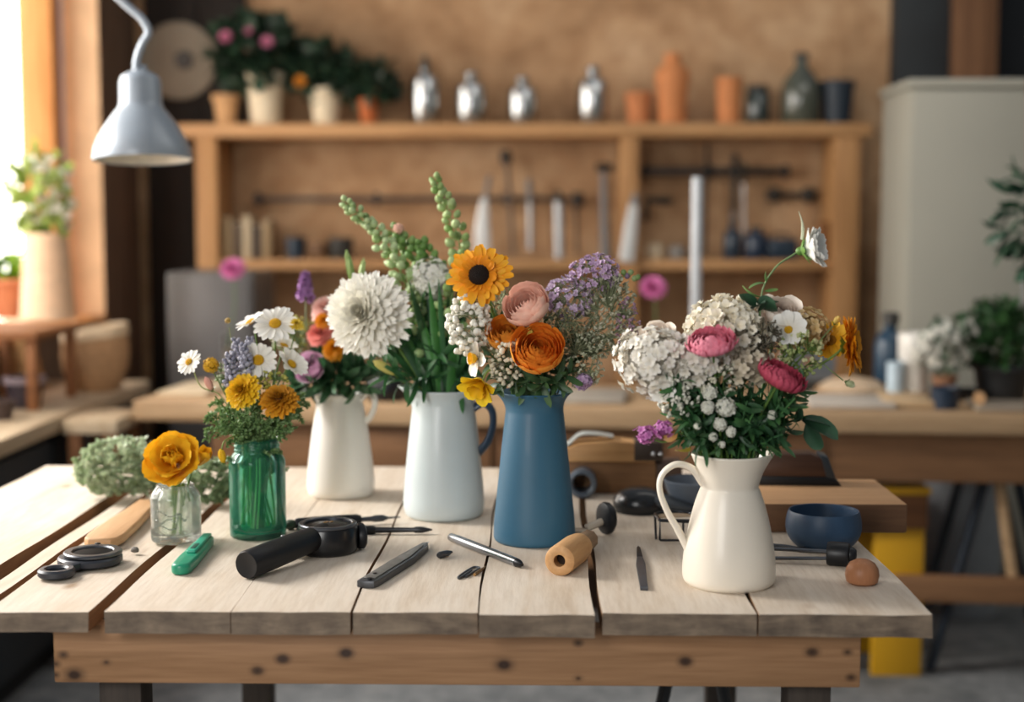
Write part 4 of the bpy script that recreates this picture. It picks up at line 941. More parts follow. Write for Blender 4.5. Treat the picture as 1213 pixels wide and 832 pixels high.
t, p, d = fl(K, 'ranunculus', 'bright orange ranunculus, lower right of two in the blue vase', 637, 419, (.02, -.86, .48), dy=-.065, r=.0028); rose(t, p, d, .0475, 'FF9A26', 'EE7A14', 13, 7, .95, c_edge='F9A640', guard=0); calyx(t, p - d * .022, d, .026, n=5)
t, p, d = fl(K, 'ranunculus', 'brown-centred orange ranunculus, upper left of two in the blue vase', 602, 400, (-.15, -.72, .62), dy=-.03, r=.0026); rose(t, p, d, .039, 'EE8E1C', '96541A', 11, 7, .95, c_edge='F5A840', guard=0)
t, p, d = fl(K, 'daffodil', 'bright yellow daffodil drooping over the left lip of the blue vase', 571, 452, (-.35, -.65, -.55), dy=-.07, r=0)
add_stem(t, spline([t.location, t.location + Vector((0, 0, .12)), Vector((VL.x - .02, VL.y - .02, TZ + .245)), at(K, 590, 440, -.055), at(K, 578, 440, -.065), p], 6), .0018, '8CA050')
M = face(p, d, .2); m = MB()
for k in range(7): petal(m, M, 2 * PI * k / 7 + R(-.1, .1), .003, 0.038 * R(.9, 1.05), .024, rad(46 + R(-9, 9)), rad(-14), .4, lin('E0A806'), mul(lin('FADB28'), R(.9, 1.02)), 7, 5, .5, .6, .25, ruf=.03)
for k in range(5): petal(m, M, 2 * PI * k / 5, .003, .029, .021, rad(68), rad(-5), .5, lin('D99A06'), lin('F5C91C'), 6, 4, .5, .6, .4, ruf=.04)
m.build('petals', PETAL, t, 60, world=True)
t, p, d = fl(K, 'narcissus', 'white narcissus with a yellow cup left of the orange ranunculus', 566, 425, (-.85, -.45, .05), dy=-.05, r=.0016)
M = face(p, d); m = MB()
for k in range(6): petal(m, M, 2 * PI * k / 6, .003, .030, .023, rad(14 + R(-12, 12)), rad(R(-16, 10)), .25, lin('DCD8C8'), lin('F8F6EE'), 7, 4, .4, .5, .15, ruf=.03)
m.build('petals', PETAL, t, 60, world=True); m = MB(); m.lathe([(.002, .001), (.0075, .006), (.010, .014), (.0095, .0142), (.0065, .006), (0, .002)], 18, M, lin('EDB71C')); m.build('cup', PETAL, t, 60, world=True)
def gyp(label, px, py, radii, n, dy, fr=.0042, c0='DDD8C6', c1='F3F0E6', kind='lump', K=K, sc='8E9674', fk=.06, name='gypsophila', group=None, levels=9):
    t, p, d = fl(K, name, label, px, py, (0, -.2, 1), dy=dy, r=0, cat='sprig', group=group); v = V[K]['loc']
    fkp = p + (Vector((v.x, v.y, TZ + V[K]['mz'])) - p) * .45
    mo = Vector((v.x, v.y, TZ + V[K]['mz'])); mo += Vector((p.x - v.x, p.y - v.y, 0)) * .3
    add_stem(t, spline([t.location, t.location.lerp(mo, .5), mo, fkp], 5), .0013, sc); spray(t, fkp, p, radii, n, fr, c0, c1, sc, kind, levels); return t
gyp('ivory baby\'s breath cluster below the orange gerbera', 556, 385, (.036, .028, .052), 210, -.03, .0052, 'E6E2D2', 'FAF8F0', 'ball')
gyp('cream baby\'s breath sprig at the front above the blue vase lip', 600, 428, (.030, .02, .040), 120, -.06, .0040, 'D8D0B4', 'F0EAD6', 'ball')
gyp('sparse green-white baby\'s breath sprig between gerbera and pink rose', 600, 372, (.026, .02, .05), 50, .03, .0032, '8FA070', 'C9CFAE')
gyp('purple statice cluster left of the airy sprays on the blue vase', 672, 355, (.040, .03, .036), 190, .0, .0052, 'BB9DC0', 'E0CDE2', 'floret', name='statice')
gyp('mauve statice cluster topping the right side of the blue vase', 705, 325, (.042, .03, .034), 170, .015, .0050, 'B08CB4', 'D6BDDA', 'floret', name='statice')
gyp('airy grey-green spray reaching far right of the blue vase', 722, 372, (.046, .04, .070), 330, .01, .0026, 'A3A58A', 'D2CFBA', 'lump', name='gypsophila', levels=14)
gyp('rosy brown spray drooping at the far right of the blue vase', 744, 385, (.020, .02, .048), 80, .0, .0030, 'A17C92', 'C6A3B6', 'lump', name='statice')
gyp('feathery beige grass head right of the pink rose', 668, 384, (.034, .03, .030), 200, -.03, .0017, '8E7A58', 'B5A07C', 'lump', name='gypsophila', levels=12)
gyp('pale green airy spray low at the right of the blue vase', 690, 425, (.040, .035, .050), 210, -.01, .0026, 'A2A98A', 'D0D0B8', 'lump', levels=12)
gyp('dusky green airy spray behind the orange ranunculus pair', 672, 410, (.040, .03, .045), 140, .03, .0024, '59664A', '818B66', 'lump', levels=12)
t, p, d = fl(K, 'sweet_pea', 'curling green bud sprig reaching right above the mauve statice', 752, 322, (.9, -.1, .2), dy=.01, r=.0011, via=[(668, 400, .01), (712, 348, .01), (735, 330, .01)], c='7E9A5A', cat='sprig')
m = MB()
for k in range(9): q = at(K, 722 + 4.2 * k, 338 - 16 * math.sin(k / 8 * PI * .8) + (k % 2) * 5, .01); m.ball(q, (.0048, .0042, .0052), 8, 5, lin(random.choice(['7E9A5A', '8E7590', '9BB078'])), jit=.1)
m.build('buds', LEAF, t, 60, world=True)
t, p, d = fl(K, 'statice', 'small lilac floret cluster low at the right lip of the blue vase', 690, 453, (.6, -.6, .2), dy=-.03, r=.0012, via=[(672, 450, -.03)]); cluster_head(t, p, d, (.014, .011, .014), 34, .006, 'A884B0', 'D2B8D6', -.5)
t, p, d = fl(K, 'ranunculus', 'yellow green closed bud between the two orange ranunculus', 625, 397, (.3, -.7, .5), dy=-.055, r=.0012, cat='bud'); bud(t, p, d, .0095, .020, 'B5A23C', 'DCCB62')
for k, (x, y, dy) in enumerate([(590, 455, -.05), (606, 450, -.06), (622, 456, -.055), (645, 452, -.06), (660, 454, -.055), (672, 444, -.04), (655, 430, -.02), (580, 420, .0), (612, 425, -.02), (645, 380, .02), (662, 402, .02), (640, 440, -.055), (690, 405, .02), (585, 365, .03), (605, 345, .04)]):
    t = ftop('leafy_sprig', 'muted green leafy stem filling the blue vase bouquet', K, 'stem', 'leafy stems in the blue vase'); e = at(K, x, y, dy); b = t.location; mo = Vector((VL.x, VL.y, TZ + .246)) + Vector((e.x - VL.x, e.y - VL.y, 0)) * .35
    leafy(t, [b, mo, mo.lerp(e, .6) + Vector((0, 0, .006)), e], 9, .040, .011, '2A4A2E', '56784A')

# --- cream pitcher
K = 'cream'; VL = V[K]['loc']
def hydr(label, px, py, dy, radii, n, fr, c0, c1, d=(0, -.6, .75), name='hydrangea', el=20, npet=4):
    t, p, d = fl(K, name, label, px, py, d, dy=dy, r=.003); cluster_head(t, p, d, radii, n, fr, c0, c1, -.35, npet, .24, 'florets', el); return t, p, d
t, p, d = fl(K, 'carnation', 'large creamy white ruffled carnation at the top of the cream pitcher', 862, 381, (.0, -.45, .9), dy=.0, r=.003)
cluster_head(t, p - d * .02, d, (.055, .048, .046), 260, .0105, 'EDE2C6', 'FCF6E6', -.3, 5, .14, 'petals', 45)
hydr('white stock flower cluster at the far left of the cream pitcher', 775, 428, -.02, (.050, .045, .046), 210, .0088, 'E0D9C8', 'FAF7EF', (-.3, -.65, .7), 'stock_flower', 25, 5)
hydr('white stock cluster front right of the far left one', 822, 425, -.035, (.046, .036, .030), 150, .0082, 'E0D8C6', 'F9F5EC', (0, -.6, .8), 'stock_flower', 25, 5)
t, p, d = fl(K, 'rose', 'peach-hearted cream rose on top of the left white stock', 779, 397, (-.1, -.45, .85), dy=-.005, r=.002); rose(t, p, d, .028, 'F3E4D2', 'D9976C', 7, 5, .8, openness=20, c_edge='FAF2E6')
t, p, d = fl(K, 'strawflower', 'bright pink strawflower lying in front of the big cream carnation', 843, 407, (-.15, -.45, .9), dy=-.075, r=.002); strawflower(t, p, d, .0385, 'CF5A78', 'EE93A6', .55)
t, p, d = fl(K, 'strawflower', 'crimson strawflower tilted to the right of the cream pitcher', 925, 449, (.4, -.3, .85), dy=-.065, r=.002); strawflower(t, p, d, .0405, 'A02E46', 'D0566E', .62); calyx(t, p - d * .006, -d, .012)
t, p, d = fl(K, 'cosmos', 'white cosmos on a tall stem, seen from behind, highest bloom at right', 951, 297, (.82, -.30, .22), dy=.0, r=.0013, c='7E9A66', via=[(900, 420, .0), (902, 350, .0), (918, 318, .0), (938, 303, 0)])
M = face(p, d, .2); m = MB()
for g in range(2):
    for k in range(9): petal(m, M, 2 * PI * (k + .5 * g) / 9, .003, .037 * R(.92, 1.05), .022, rad(44 + 12 * g + R(-7, 7)), rad(-12 + R(-8, 8)), .3, mul(lin('DAD9CC'), R(.92, 1)), lin('FAF9F3'), 8, 5, .4, .65, .45, jag=.03)
m.build('petals', PETAL, t, 60, world=True); calyx(t, p - d * .003, d, .019, '6F9A48', 8, .02)
m = MB(); q = at(K, 941, 272, 0); m.tube(spline([at(K, 950, 284, -.005), at(K, 951, 274, -.005), at(K, 950, 262, -.004), at(K, 946, 250, 0)], 5), [.0022] * 8 + [.0018, .0016, .0013, .0011, .0009, .0007, .0005, .0003], 7, col=lin('C8CEB0')); m.build('curled_petal', PETAL, t, 60, world=True)
leaves(t, [(at(K, 908, 336, 0), (-.9, -.2, .25), .028, .010), (at(K, 909, 334, 0), (-.5, -.3, .6), .020, .009), (at(K, 905, 345, 0), (.9, -.2, .1), .024, .005), (at(K, 902, 352, 0), (-.9, -.1, -.05), .034, .006)], '4E7A3C', '86A866')
t, p, d = fl(K, 'gerbera', 'orange gerbera in profile at the far right of the cream pitcher', 1005, 409, (.92, -.32, .12), dy=-.01, r=.0018, c='76924A', via=[(930, 452, -.01), (965, 436, -.02), (990, 420, -.015)])
M = face(p, d, .3); m = MB()
for g, (n, L, e) in enumerate([(20, .044, 10), (19, .042, 24), (16, .032, 40)]):
    for k in range(n): petal(m, M, 2 * PI * (k + .5 * (g % 2)) / n, .007, L * R(.88, 1.05) - .007, .0125, rad(e + R(-7, 7)), rad(-14 + R(-8, 8)), .3, mul(lin('DE7C06'), R(.88, 1)), mul(lin('F8A81C'), R(.9, 1.04)), 7, 4, .5, .6, .25)
m.build('petals', PETAL, t, 60, world=True); disc_center(t, M @ Matrix.Translation((0, 0, .006)), .012, .006, '3A2008', '6A3E10', 80); calyx(t, p - d * .003, -d, .014, '6F8A30', 10)
t, p, d = fl(K, 'gerbera', 'yellow gerbera half hidden behind the orange profile one', 984, 404, (-.3, -.7, .5), dy=.04, r=.0016, via=[(930, 430, .02)]); daisy(t, p, d, .031, 18, ('DE9A08', 'F7C430'), ('8A5E14', 'C28C1E'), .28, wd=.34, rings=2)
t, p, d = fl(K, 'rose', 'cream and peach rose right behind the big cream carnation', 924, 374, (.1, -.6, .75), dy=.03, r=.0024); rose(t, p, d, .034, 'F0E0D0', 'DFAE8E', 8, 5, .9, c_edge='F8F0E6')
t, p, d = fl(K, 'cosmos', 'white cosmos with drooping petals below the peach cream rose', 934, 391, (-.2, -.75, .35), dy=-.005, r=.0016); daisy(t, p, d, .030, 9, cr=.2, wd=.62, el=25)
hydr('tawny cream flower cluster between the white cosmos and yellow gerbera', 955, 392, .03, (.030, .028, .030), 70, .0085, 'C9A96C', 'E3CDA0', (.2, -.6, .7), 'stock_flower')
hydr('beige stock cluster under the big cream carnation', 885, 432, -.03, (.038, .03, .026), 70, .0085, 'C9BCA0', 'E5DAC4', (.1, -.7, .6), 'stock_flower')
t, p, d = fl(K, 'daisy', 'little white daisy with a yellow eye under the left white stock', 785, 461, (-.3, -.85, .1), dy=-.05, r=.0013); daisy(t, p, d, .0215, 12, cr=.3, wd=.5, el=22)
pom = [('largest white pompon on the dark leaves above the pitcher rim', 860, 483, .0125), ('white pompon just below the largest one', 853, 503, .0082), ('upper white pompon left of the largest one', 841, 465, .0098), ('white pompon left of the largest one, in the middle row', 838, 483, .0088), ('white pompon low beside the leaves above the rim', 866, 512, .0066),
       ('tiny white pompon nearest the pitcher rim', 855, 527, .0045), ('white pompon at lower left under the daisy', 826, 505, .0046), ('white pompon at the left edge of the dark leaves', 803, 480, .0075), ('white pompon on the right side of the dark leaves', 915, 492, .006), ('white pompon near the tiny one at the rim', 845, 518, .0058)]
for lb, x, y, r_ in pom:
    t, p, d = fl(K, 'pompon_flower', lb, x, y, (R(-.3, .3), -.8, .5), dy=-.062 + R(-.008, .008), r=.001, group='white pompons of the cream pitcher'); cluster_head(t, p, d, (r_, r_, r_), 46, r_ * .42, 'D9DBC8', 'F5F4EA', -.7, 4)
gyp('white filler blossom sprig at the left edge of the dark leaves', 805, 470, (.030, .02, .030), 70, -.05, .0042, 'D2D2BE', 'F1EFE2', K='cream', sc='4E6B3C')
gyp('white filler blossom sprig in the middle of the dark leaves', 850, 450, (.034, .02, .026), 70, -.05, .0042, 'C9C8AE', 'EBE7D6', K='cream', sc='4E6B3C')
gyp('dark seed sprig between the cream carnation and white cosmos', 905, 400, (.026, .02, .028), 90, -.03, .0022, '4A4438', '7E7460', K='cream', sc='4E4A38')
gyp('yellow green bud sprig below the white cosmos', 948, 420, (.034, .025, .034), 70, -.02, .0036, '93A85C', 'D3D3A0', K='cream', sc='6E8A46')
for k, (x, y) in enumerate([(765, 515), (786, 509)]):
    t, p, d = fl(K, 'verbena', ['lilac pink verbena head at the far lower left of the cream pitcher', 'lilac pink verbena head right by the pitcher mouth'][k], x, y, (-.4, -.7, .3), dy=-.05 , r=.0012, via=[(812, 516, -.035)] if k else [(815, 520, -.03), (785, 524, -.045)]); cluster_head(t, p, d, (.0125, .011, .0150), 34, .0052, 'B85CA8', 'E29CD4', -.7, jit=.35)
for k, (x, y, L) in enumerate([(818, 530, .03), (802, 512, .022)]):
    t, p, d = fl(K, 'hanging_leaf', ['small yellow green leaf hanging over the left rim of the cream pitcher', 'small orange tinted leaf by the lilac verbena'][k], x, y, (-.5, -.6, .1), dy=-.05, r=.001, cat='leaf')
    leaves(t, [(p, (-.6, -.5, -.3), L, .016)], ['B8A030', 'B8803A'][k], ['DCC860', 'D9A866'][k])
t, p, d = fl(K, 'flower_bud', 'round green bud on a thin stem low under the orange gerbera', 1003, 453, (.6, -.5, -.3), dy=-.02, r=.0009, c='7E9560', cat='bud', via=[(930, 460, -.01), (968, 432, -.015), (985, 440, -.02)]); bud(t, p, d, .007, .014, '8A9A62', 'C6CBA6')
t, p, d = fl(K, 'flower_bud', 'small yellow bud on a thin stem between the two gerberas', 989, 383, (.3, -.5, .7), dy=.0, r=.0009, c='7E9560', cat='bud', via=[(930, 440, -.01), (965, 410, -.01)]); bud(t, p, d, .006, .014, 'C9A23C', 'E9CE7A')
t = ftop('leafy_twig', 'leafy branch with big dark glossy leaves drooping at the right of the cream pitcher', K, 'branch'); s = [t.location, Vector((VL.x + .02, VL.y, TZ + .19)), at(K, 925, 505, -.01), at(K, 948, 496, -.015)]
add_stem(t, spline(s, 6), .0016, '3F5A34')
leaves(t, [(at(K, 948, 496, -.015), (.85, -.3, .30), .045, .020), (at(K, 950, 498, -.015), (.80, -.45, -.10), .058, .034), (at(K, 955, 502, -.012), (.35, -.4, -.85), .048, .024), (at(K, 940, 500, -.01), (.6, -.3, .7), .036, .018), (at(K, 930, 506, -.01), (.4, -.6, -.4), .030, .016)], '1F3D2C', '3E6348')
t = ftop('leafy_twig', 'dark green leaves at the foot of the tall cosmos stem', K, 'branch'); add_stem(t, spline([t.location, Vector((VL.x + .012, VL.y, TZ + .19)), at(K, 898, 420, .01), at(K, 900, 365, .0)], 6), .0016, '3F5A34')
leaves(t, [(at(K, 895, 362, .0), (.8, -.3, .15), .036, .030), (at(K, 893, 365, .0), (-.5, -.3, .8), .034, .024), (at(K, 898, 370, .0), (.6, -.2, .6), .034, .024), (at(K, 892, 366, .0), (.2, -.5, .5), .026, .024)], '1F3D2C', '365A40')
random.seed(5)
for k in range(84):
    y = R(446, 527); hw_ = 92 - (y - 446) * .42; x = R(866 - hw_, 866 + hw_); dy = R(-.065, .02)
    t = ftop('leafy_sprig', 'dark green leafy stem packed below the white blooms of the cream pitcher', K, 'stem', 'leafy stems in the cream pitcher'); e = at(K, x, y, dy); b = t.location; mo = Vector((VL.x, VL.y, TZ + .19)) + Vector((e.x - VL.x, e.y - VL.y, 0)) * .35
    mo.z = TZ + .192; leafy(t, [b, mo, mo.lerp(e, .6) + Vector((0, 0, .004)), e], 12, .031, .0078, random.choice(['1E3C26', '2A5230', '244A2A', '386636']), random.choice(['3A6440', '52824A', '446F46']), .5)

# --- green bunches lying on the table
def bunch(label, px, py, dx, radii, n, c0, c1, d=(-.8, .1, .5)):
    base = tab(px, py); t = thing('greenery_bunch', label, 'foliage', base)
    c = base + Vector((0, 0, radii[2] * .95)); root = base + Vector((dx, .0, .012)); m = MB(); ms = MB()
    for k in range(n):
        u = Vector((R(-1, 1), R(-1, 1), R(-1, 1)))
        while u.length > 1: u = Vector((R(-1, 1), R(-1, 1), R(-1, 1)))
        u = u.normalized() * (u.length ** .4); p = c + Vector((u.x * radii[0], u.y * radii[1], u.z * radii[2] * .92)); p.z = max(p.z, TZ + .012)
        if k % 3 == 0: ms.tube(spline([root, root.lerp(p, .5) + Vector((0, 0, .01)), p], 3), .0008, 4, col=lin('8C9E7C'))
        cc = mixc(lin(c0), lin(c1), R(0, 1) * .6 + .4 * max(0, u.z)); dd = (p - root).normalized()
        for j in range(5): petal(m, face(p, (dd + Vector((R(-.9, .9), R(-.9, .9), R(-.5, .9))))), 0, 0, R(.008, .014), R(.006, .010), rad(70), rad(-25), .4, mul(cc, .85), mul(cc, R(.95, 1.12)), 3, 2, .4, .6, .45)
    ms.build('stems', STEM, t, 60, world=True); m.build('leaves', LEAF, t, 60, world=True)
bunch('pale grey-green bunch of greenery lying behind the clear glass jar', 150, 590, .10, (.095, .06, .060), 380, 'A3B88C', 'DCE6CA')
bunch('small darker green bunch of greenery between the two glass jars', 250, 600, .04, (.042, .035, .046), 170, '7C966C', 'B4C6A0')
# ------------------------------------------------------------------ wall shelf unit
SY0, SY1 = 5.86, BY - .052
SHW = wood('shelf_pine', 'C29566', '9B6F44', 'x', .55); SHV = wood('shelf_pine_upright', 'BE9060', '976B40', 'z', .55)
def X5(px): return aty(px, 265, SY0).x
def Z5(py): return aty(640, py, SY0).z
sh = thing('wall_shelf', 'long pine shelf unit fixed to the back wall with three uprights', 'shelf', (0, BY - .06, Z5(312)))
def part(parent, name, m, *boxes, bev=.003):
    mb = MB()
    for lo, hi in boxes: mb.box(lo, hi, bev)
    return mb.build(name, m, parent, 35, world=True)
ZT = Z5(146)                                              # upper face of the top board (front edge)
part(sh, 'top_board', SHW, ((X5(212), SY0, Z5(162)), (X5(1030), SY1, ZT)))
part(sh, 'upright', SHV, ((X5(232), SY0 + .01, 0.0), (X5(257), SY1, Z5(162))))
part(sh, 'upright', SHV, ((X5(735), SY0 + .01, 0.0), (X5(756), SY1, Z5(162))))
part(sh, 'upright', SHV, ((X5(988), SY0 + .01, 0.0), (X5(1018), SY1, Z5(162))))
ZL = Z5(308)
part(sh, 'lower_board', SHW, ((X5(258), SY0 + .03, Z5(320)), (X5(734.5), SY1, ZL)), ((X5(757), SY0 + .03, Z5(320)), (X5(987.5), SY1, ZL)))
RAILM = plain('dark_iron_rail', '3A3634', .5, .6)
def rail(name, label, x0, x1, py, h, knobs):
    Y = BY - .075; a, b = aty(x0, py, Y), aty(x1, py, Y); t = thing(name, label, 'rail', a)
    m = MB(); m.box((a.x, Y - .010, a.z - h), (b.x, Y + .010, a.z + h), .003); m.build('bar', RAILM, t, 35, world=True)
    for x in knobs:
        q = aty(x, py, Y); m = MB(); m.box((q.x - .012, Y - .022, q.z - .028), (q.x + .012, Y + .0225, q.z + .028), .005); m.build('bracket', RAILM, t, 35, world=True)
rail('tool_rail', 'slim dark iron tool rail across the left shelf bay', 300, 690, 236, .010, (306, 446, 600, 660, 688))
rail('tool_rail', 'thick dark tool rail across the top of the right shelf bay', 758, 935, 203, .016, (764, 840, 872, 930))
STEELB = plain('soft_steel', 'A9ABAC', .35, .9); GREYT = plain('grey_tool', '77797B', .5, .5); DARKT = plain('dark_tool', '35332F', .6, .2); WHT = plain('white_blade', 'CFD0CE', .35, .3)
def tool(name, label, cat, parts, Y=BY - .115):
    """parts: (part name, material, [(px, py, half width m)...], kind) drawn as tapering bars hanging in front of the rail"""
    t = thing(name, label, cat, aty(parts[0][2][0][0], parts[0][2][0][1], Y), 0)
    for nm, mt, pts, fl_ in parts:
        m = MB(); P = [aty(x, y, Y) for x, y, w in pts]; m.tube(P, [w for x, y, w in pts], 12, flat=fl_, up=Vector((0, 1, 0))); m.build(nm, mt, t, 50, world=True)
tool('trowel', 'pale pointed trowel blade hanging left on the slim rail', 'trowel', [('blade', WHT, [(572, 300, .034), (571, 275, .034), (573, 245, .02), (575, 232, .008)], .15), ('handle', GREYT, [(575, 234, .008), (580, 208, .010)], 1)])
tool('socket_wrench', 'long brown-grey tool with a round head, reaching highest on the slim rail', 'wrench', [('shaft', plain('bronze_grey', '6E5F52', .5, .4), [(608, 302, .010), (604, 240, .009), (600, 192, .009)], .8), ('head', DARKT, [(600, 194, .022), (599, 186, .026), (598, 178, .018)], .8)])
tool('chisel', 'narrow pale chisel hanging between the round-headed tool and the wide file', 'chisel', [('blade', STEELB, [(628, 296, .011), (628, 240, .010)], .4), ('handle', GREYT, [(628, 241, .013), (626, 212, .011)], 1)])
tool('file', 'wide grey file hanging under the middle of the slim rail', 'file', [('blade', STEELB, [(663, 306, .020), (662, 238, .019)], .3), ('handle', DARKT, [(662, 240, .014), (661, 226, .012)], 1)])
tool('screwdriver', 'thin dark screwdriver at the right end of the slim rail', 'screwdriver', [('shaft', DARKT, [(683, 300, .006), (682, 245, .006)], 1), ('handle', DARKT, [(682, 246, .012), (682, 228, .013)], 1)])
tool('hammer', 'long grey hammer with a dark head, left of the middle upright', 'hammer', [('handle', GREYT, [(718, 308, .024), (716, 260, .018), (715, 204, .014)], .7), ('head', DARKT, [(706, 199, .016), (714, 198, .020), (726, 199, .014)], 1)])
tool('hand_saw', 'silver saw blade leaning in front of the middle upright', 'saw', [('blade', WHT, [(742, 310, .030), (747, 270, .026), (751, 240, .016)], .1), ('handle', GREYT, [(751, 242, .016), (753, 230, .012)], 1)], SY0 - .03)
tool('pliers', 'dark pliers hanging right of the middle upright', 'pliers', [('jaw', DARKT, [(764, 237, .012), (790, 238, .018), (796, 238, .010)], .8), ('grip', DARKT, [(766, 240, .010), (764, 262, .012)], .8)])
tool('long_rod', 'thin curved dark rod hanging at the left of the right bay', 'rod', [('rod', DARKT, [(838, 168, .006), (836, 205, .008), (834, 300, .007)], 1)])
tool('spatula', 'slim grey scraper hanging at the centre of the thick rail', 'scraper', [('blade', GREYT, [(868, 304, .013), (869, 250, .011)], .3), ('handle', DARKT, [(869, 252, .012), (871, 182, .014)], 1)])
tool('rasp', 'pale slim rasp hanging beside the grey scraper', 'file', [('blade', STEELB, [(882, 300, .007), (881, 215, .007)], .6), ('handle', DARKT, [(881, 217, .009), (881, 192, .009)], 1)])
t = thing('double_hook', 'dark double-ended knob fixed to the wall in the right bay', 'hook', aty(938, 231, BY - .04)); m = MB()
for x in (917, 958): m = MB(); m.ball(aty(x, 231, BY - .045), (.036, .040, .034), 16, 10); m.build('knob', DARKT, t, 60, world=True)
m2 = MB(); m2.tube([aty(917, 231, BY - .045), aty(958, 231, BY - .045)], .012, 10); m2.build('bar', DARKT, t, 60, world=True)
# things on the lower board
def SLo(px, dy=.10):
    p = aty(px, 265, SY0 + dy); return Vector((p.x, SY0 + dy, ZL))
bk = ['A88F6A', '5C4C3C', 'B8A688', '463A30', '98805E']
bl = ['tan book at the left end of the lower shelf', 'brown book second from left on the lower shelf', 'cream book in the middle of the lower shelf row', 'dark book right of the cream one on the lower shelf', 'beige book at the right end of the row on the lower shelf']
for k in range(5):
    p = SLo(269 + k * 11.5, .06); t = thing('book', bl[k], 'book', p, 0, 'books on the lower shelf'); h = [.172, .15, .178, .14, .162][k]
    m = MB(); m.box((-.017, 0, 0), (.017, .12, h), .003); m.build('cover', plain('book_cover_%d' % k, bk[k], .7), t, 35)
    m = MB(); m.box((-.013, .003, h - .004), (.013, .118, h + .0015)); m.build('pages', plain('paper', 'E2DAC6', .9), t)
def lat(name, label, cat, loc, parts, group=None, n=32):
    t = thing(name, label, cat, loc, 0, group)
    for nm, pr, mt in parts: m = MB(); m.lathe(pr, n); m.build(nm, mt, t, 45)
    return t
def potp(r, h, th=.006, rim=.15, tap=.74, lip=.006):
    return [(0, 0), (r * tap, 0), (r * (tap + (1 - tap) * .8) , h * (1 - rim)), (r + lip * .3, h * (1 - rim)), (r + lip, h * (1 - rim) + .003), (r + lip, h - .002), (r + lip - .002, h), (r - th, h), (r - th * 1.4, h * .8), (r * tap - th, .01), (0, .01)]
INK = plain('ink_blue_glaze', '233240', .3); PEW = plain('pewter', '7C7C7A', .35, .8)
lat('cup', 'dark blue cup right of the books on the lower shelf', 'cup', SLo(350), [('body', potp(.045, .09, .004, .02, .8, .0), INK)])
lat('tin', 'low brown tin on the lower shelf right of the dark blue cup', 'tin', SLo(378), [('body', [(0, 0), (.045, 0), (.047, .003), (.047, .05), (.049, .051), (.049, .065), (.047, .068), (0, .068)], plain('brown_tin', '6E5138', .5, .3))])
lat('tin', 'black tin nearest the green stock on the lower shelf', 'tin', SLo(404), [('body', [(0, 0), (.048, 0), (.050, .003), (.050, .07), (.052, .071), (.052, .088), (.050, .09), (0, .09)], DARKT)])
lat('bottle', 'tall slate bottle on the lower shelf in the right bay', 'bottle', SLo(868), [('body', [(0, 0), (.036, 0), (.039, .004), (.039, .095), (.030, .115), (.014, .125), (.013, .150), (0, .150)], INK), ('cap', [(0, .149), (.016, .149), (.016, .166), (0, .167)], DARKT)])
lat('bottle', 'wide navy bottle right of the tall slate one', 'bottle', SLo(896), [('body', [(0, 0), (.050, 0), (.053, .004), (.053, .085), (.042, .105), (.022, .112), (.021, .122), (0, .122)], plain('navy_glaze', '1C2C40', .3)), ('cap', [(0, .121), (.025, .121), (.025, .135), (0, .136)], DARKT)])
t = thing('toolbox', 'dark blue box on the lower shelf near the right upright', 'box', SLo(928, .06)); m = MB(); m.box((-.06, 0, 0), (.06, .12, .085), .005); m.build('body', INK, t); m = MB(); m.tube(spline([(-.03, .06, .084), (-.025, .06, .104), (.025, .06, .104), (.03, .06, .084)], 5), .005, 8); m.build('handle', DARKT, t)
lat('jar', 'small cream jar on the lower shelf right of the middle upright', 'jar', SLo(776), [('body', [(0, 0), (.034, 0), (.038, .006), (.038, .045), (.03, .056), (.03, .066), (0, .066)], plain('cream_jar', 'C9B79A', .5))])
lat('jar', 'small grey jar beside the cream jar on the lower shelf', 'jar', SLo(802), [('body', [(0, 0), (.032, 0), (.036, .006), (.036, .040), (.028, .052), (.028, .058), (0, .058)], plain('grey_jar', '85807A', .5))])
lat('wooden_roll', 'short brown wooden roll against the right upright', 'roll', SLo(974), [('body', [(0, 0), (.024, 0), (.028, .004), (.028, .150), (.024, .156), (0, .156)], wood('roll_wood', '8E6038', '6B4526', 'z'))])
# things on the top board
def STp(px, dy=.11):
    p = aty(px, 146, SY0 + dy); return Vector((p.x, SY0 + dy, ZT))
TERRA = plain('terracotta', 'C07A4C', .8, var=.1, bump=.1); TERRA2 = plain('bright_terracotta', 'C8814E', .75, var=.1); CPOT = plain('cream_clay', 'DCCDB0', .7, var=.06)
SOIL = plain('potting_soil', '2E231B', .95, var=.3, scale=60, bump=.4)
k5 = 5.97 / FPX
def hP(py, dy=.11): return aty(640, py, SY0 + dy).z - ZT
def bush(t, c, radii, n, L, Wd, c0, c1, name='foliage', droop=0.):
    m = MB(); c = Vector(c)
    for k in range(n):
        u = Vector((R(-1, 1), R(-1, 1), R(-1, 1)))
        while u.length > 1: u = Vector((R(-1, 1), R(-1, 1), R(-1, 1)))
        p = c + Vector((u.x * radii[0], u.y * radii[1], u.z * radii[2])); d = (u.normalized() + Vector((R(-.5, .5), R(-.5, .5), R(0, .7) - droop))).normalized()
        cc = mixc(lin(c0), lin(c1), R(0, 1)); petal(m, face(p, d, R(0, 6)), 0, 0, L * R(.7, 1.2), Wd * R(.8, 1.2), rad(75), rad(R(-50, -5)), .3, mul(cc, .8), mul(cc, 1.15), 4, 2, .2, .45, .05)
    return m.build(name, LEAF, t, 60)
def trunk(t, h, c, k=6, r=.003):
    m = MB()
    for i in range(k):
        e = Vector(c) + Vector((R(-1, 1), R(-1, 1), R(-1, 1))) * .05; m.tube(spline([(R(-.01, .01), R(-.01, .01), h - .03), Vector((R(-.02, .02), R(-.02, .02), (h + e.z) / 2)), e], 5), r, 6, col=lin('4C5A32'))
    m.build('stems', STEM, t, 60)
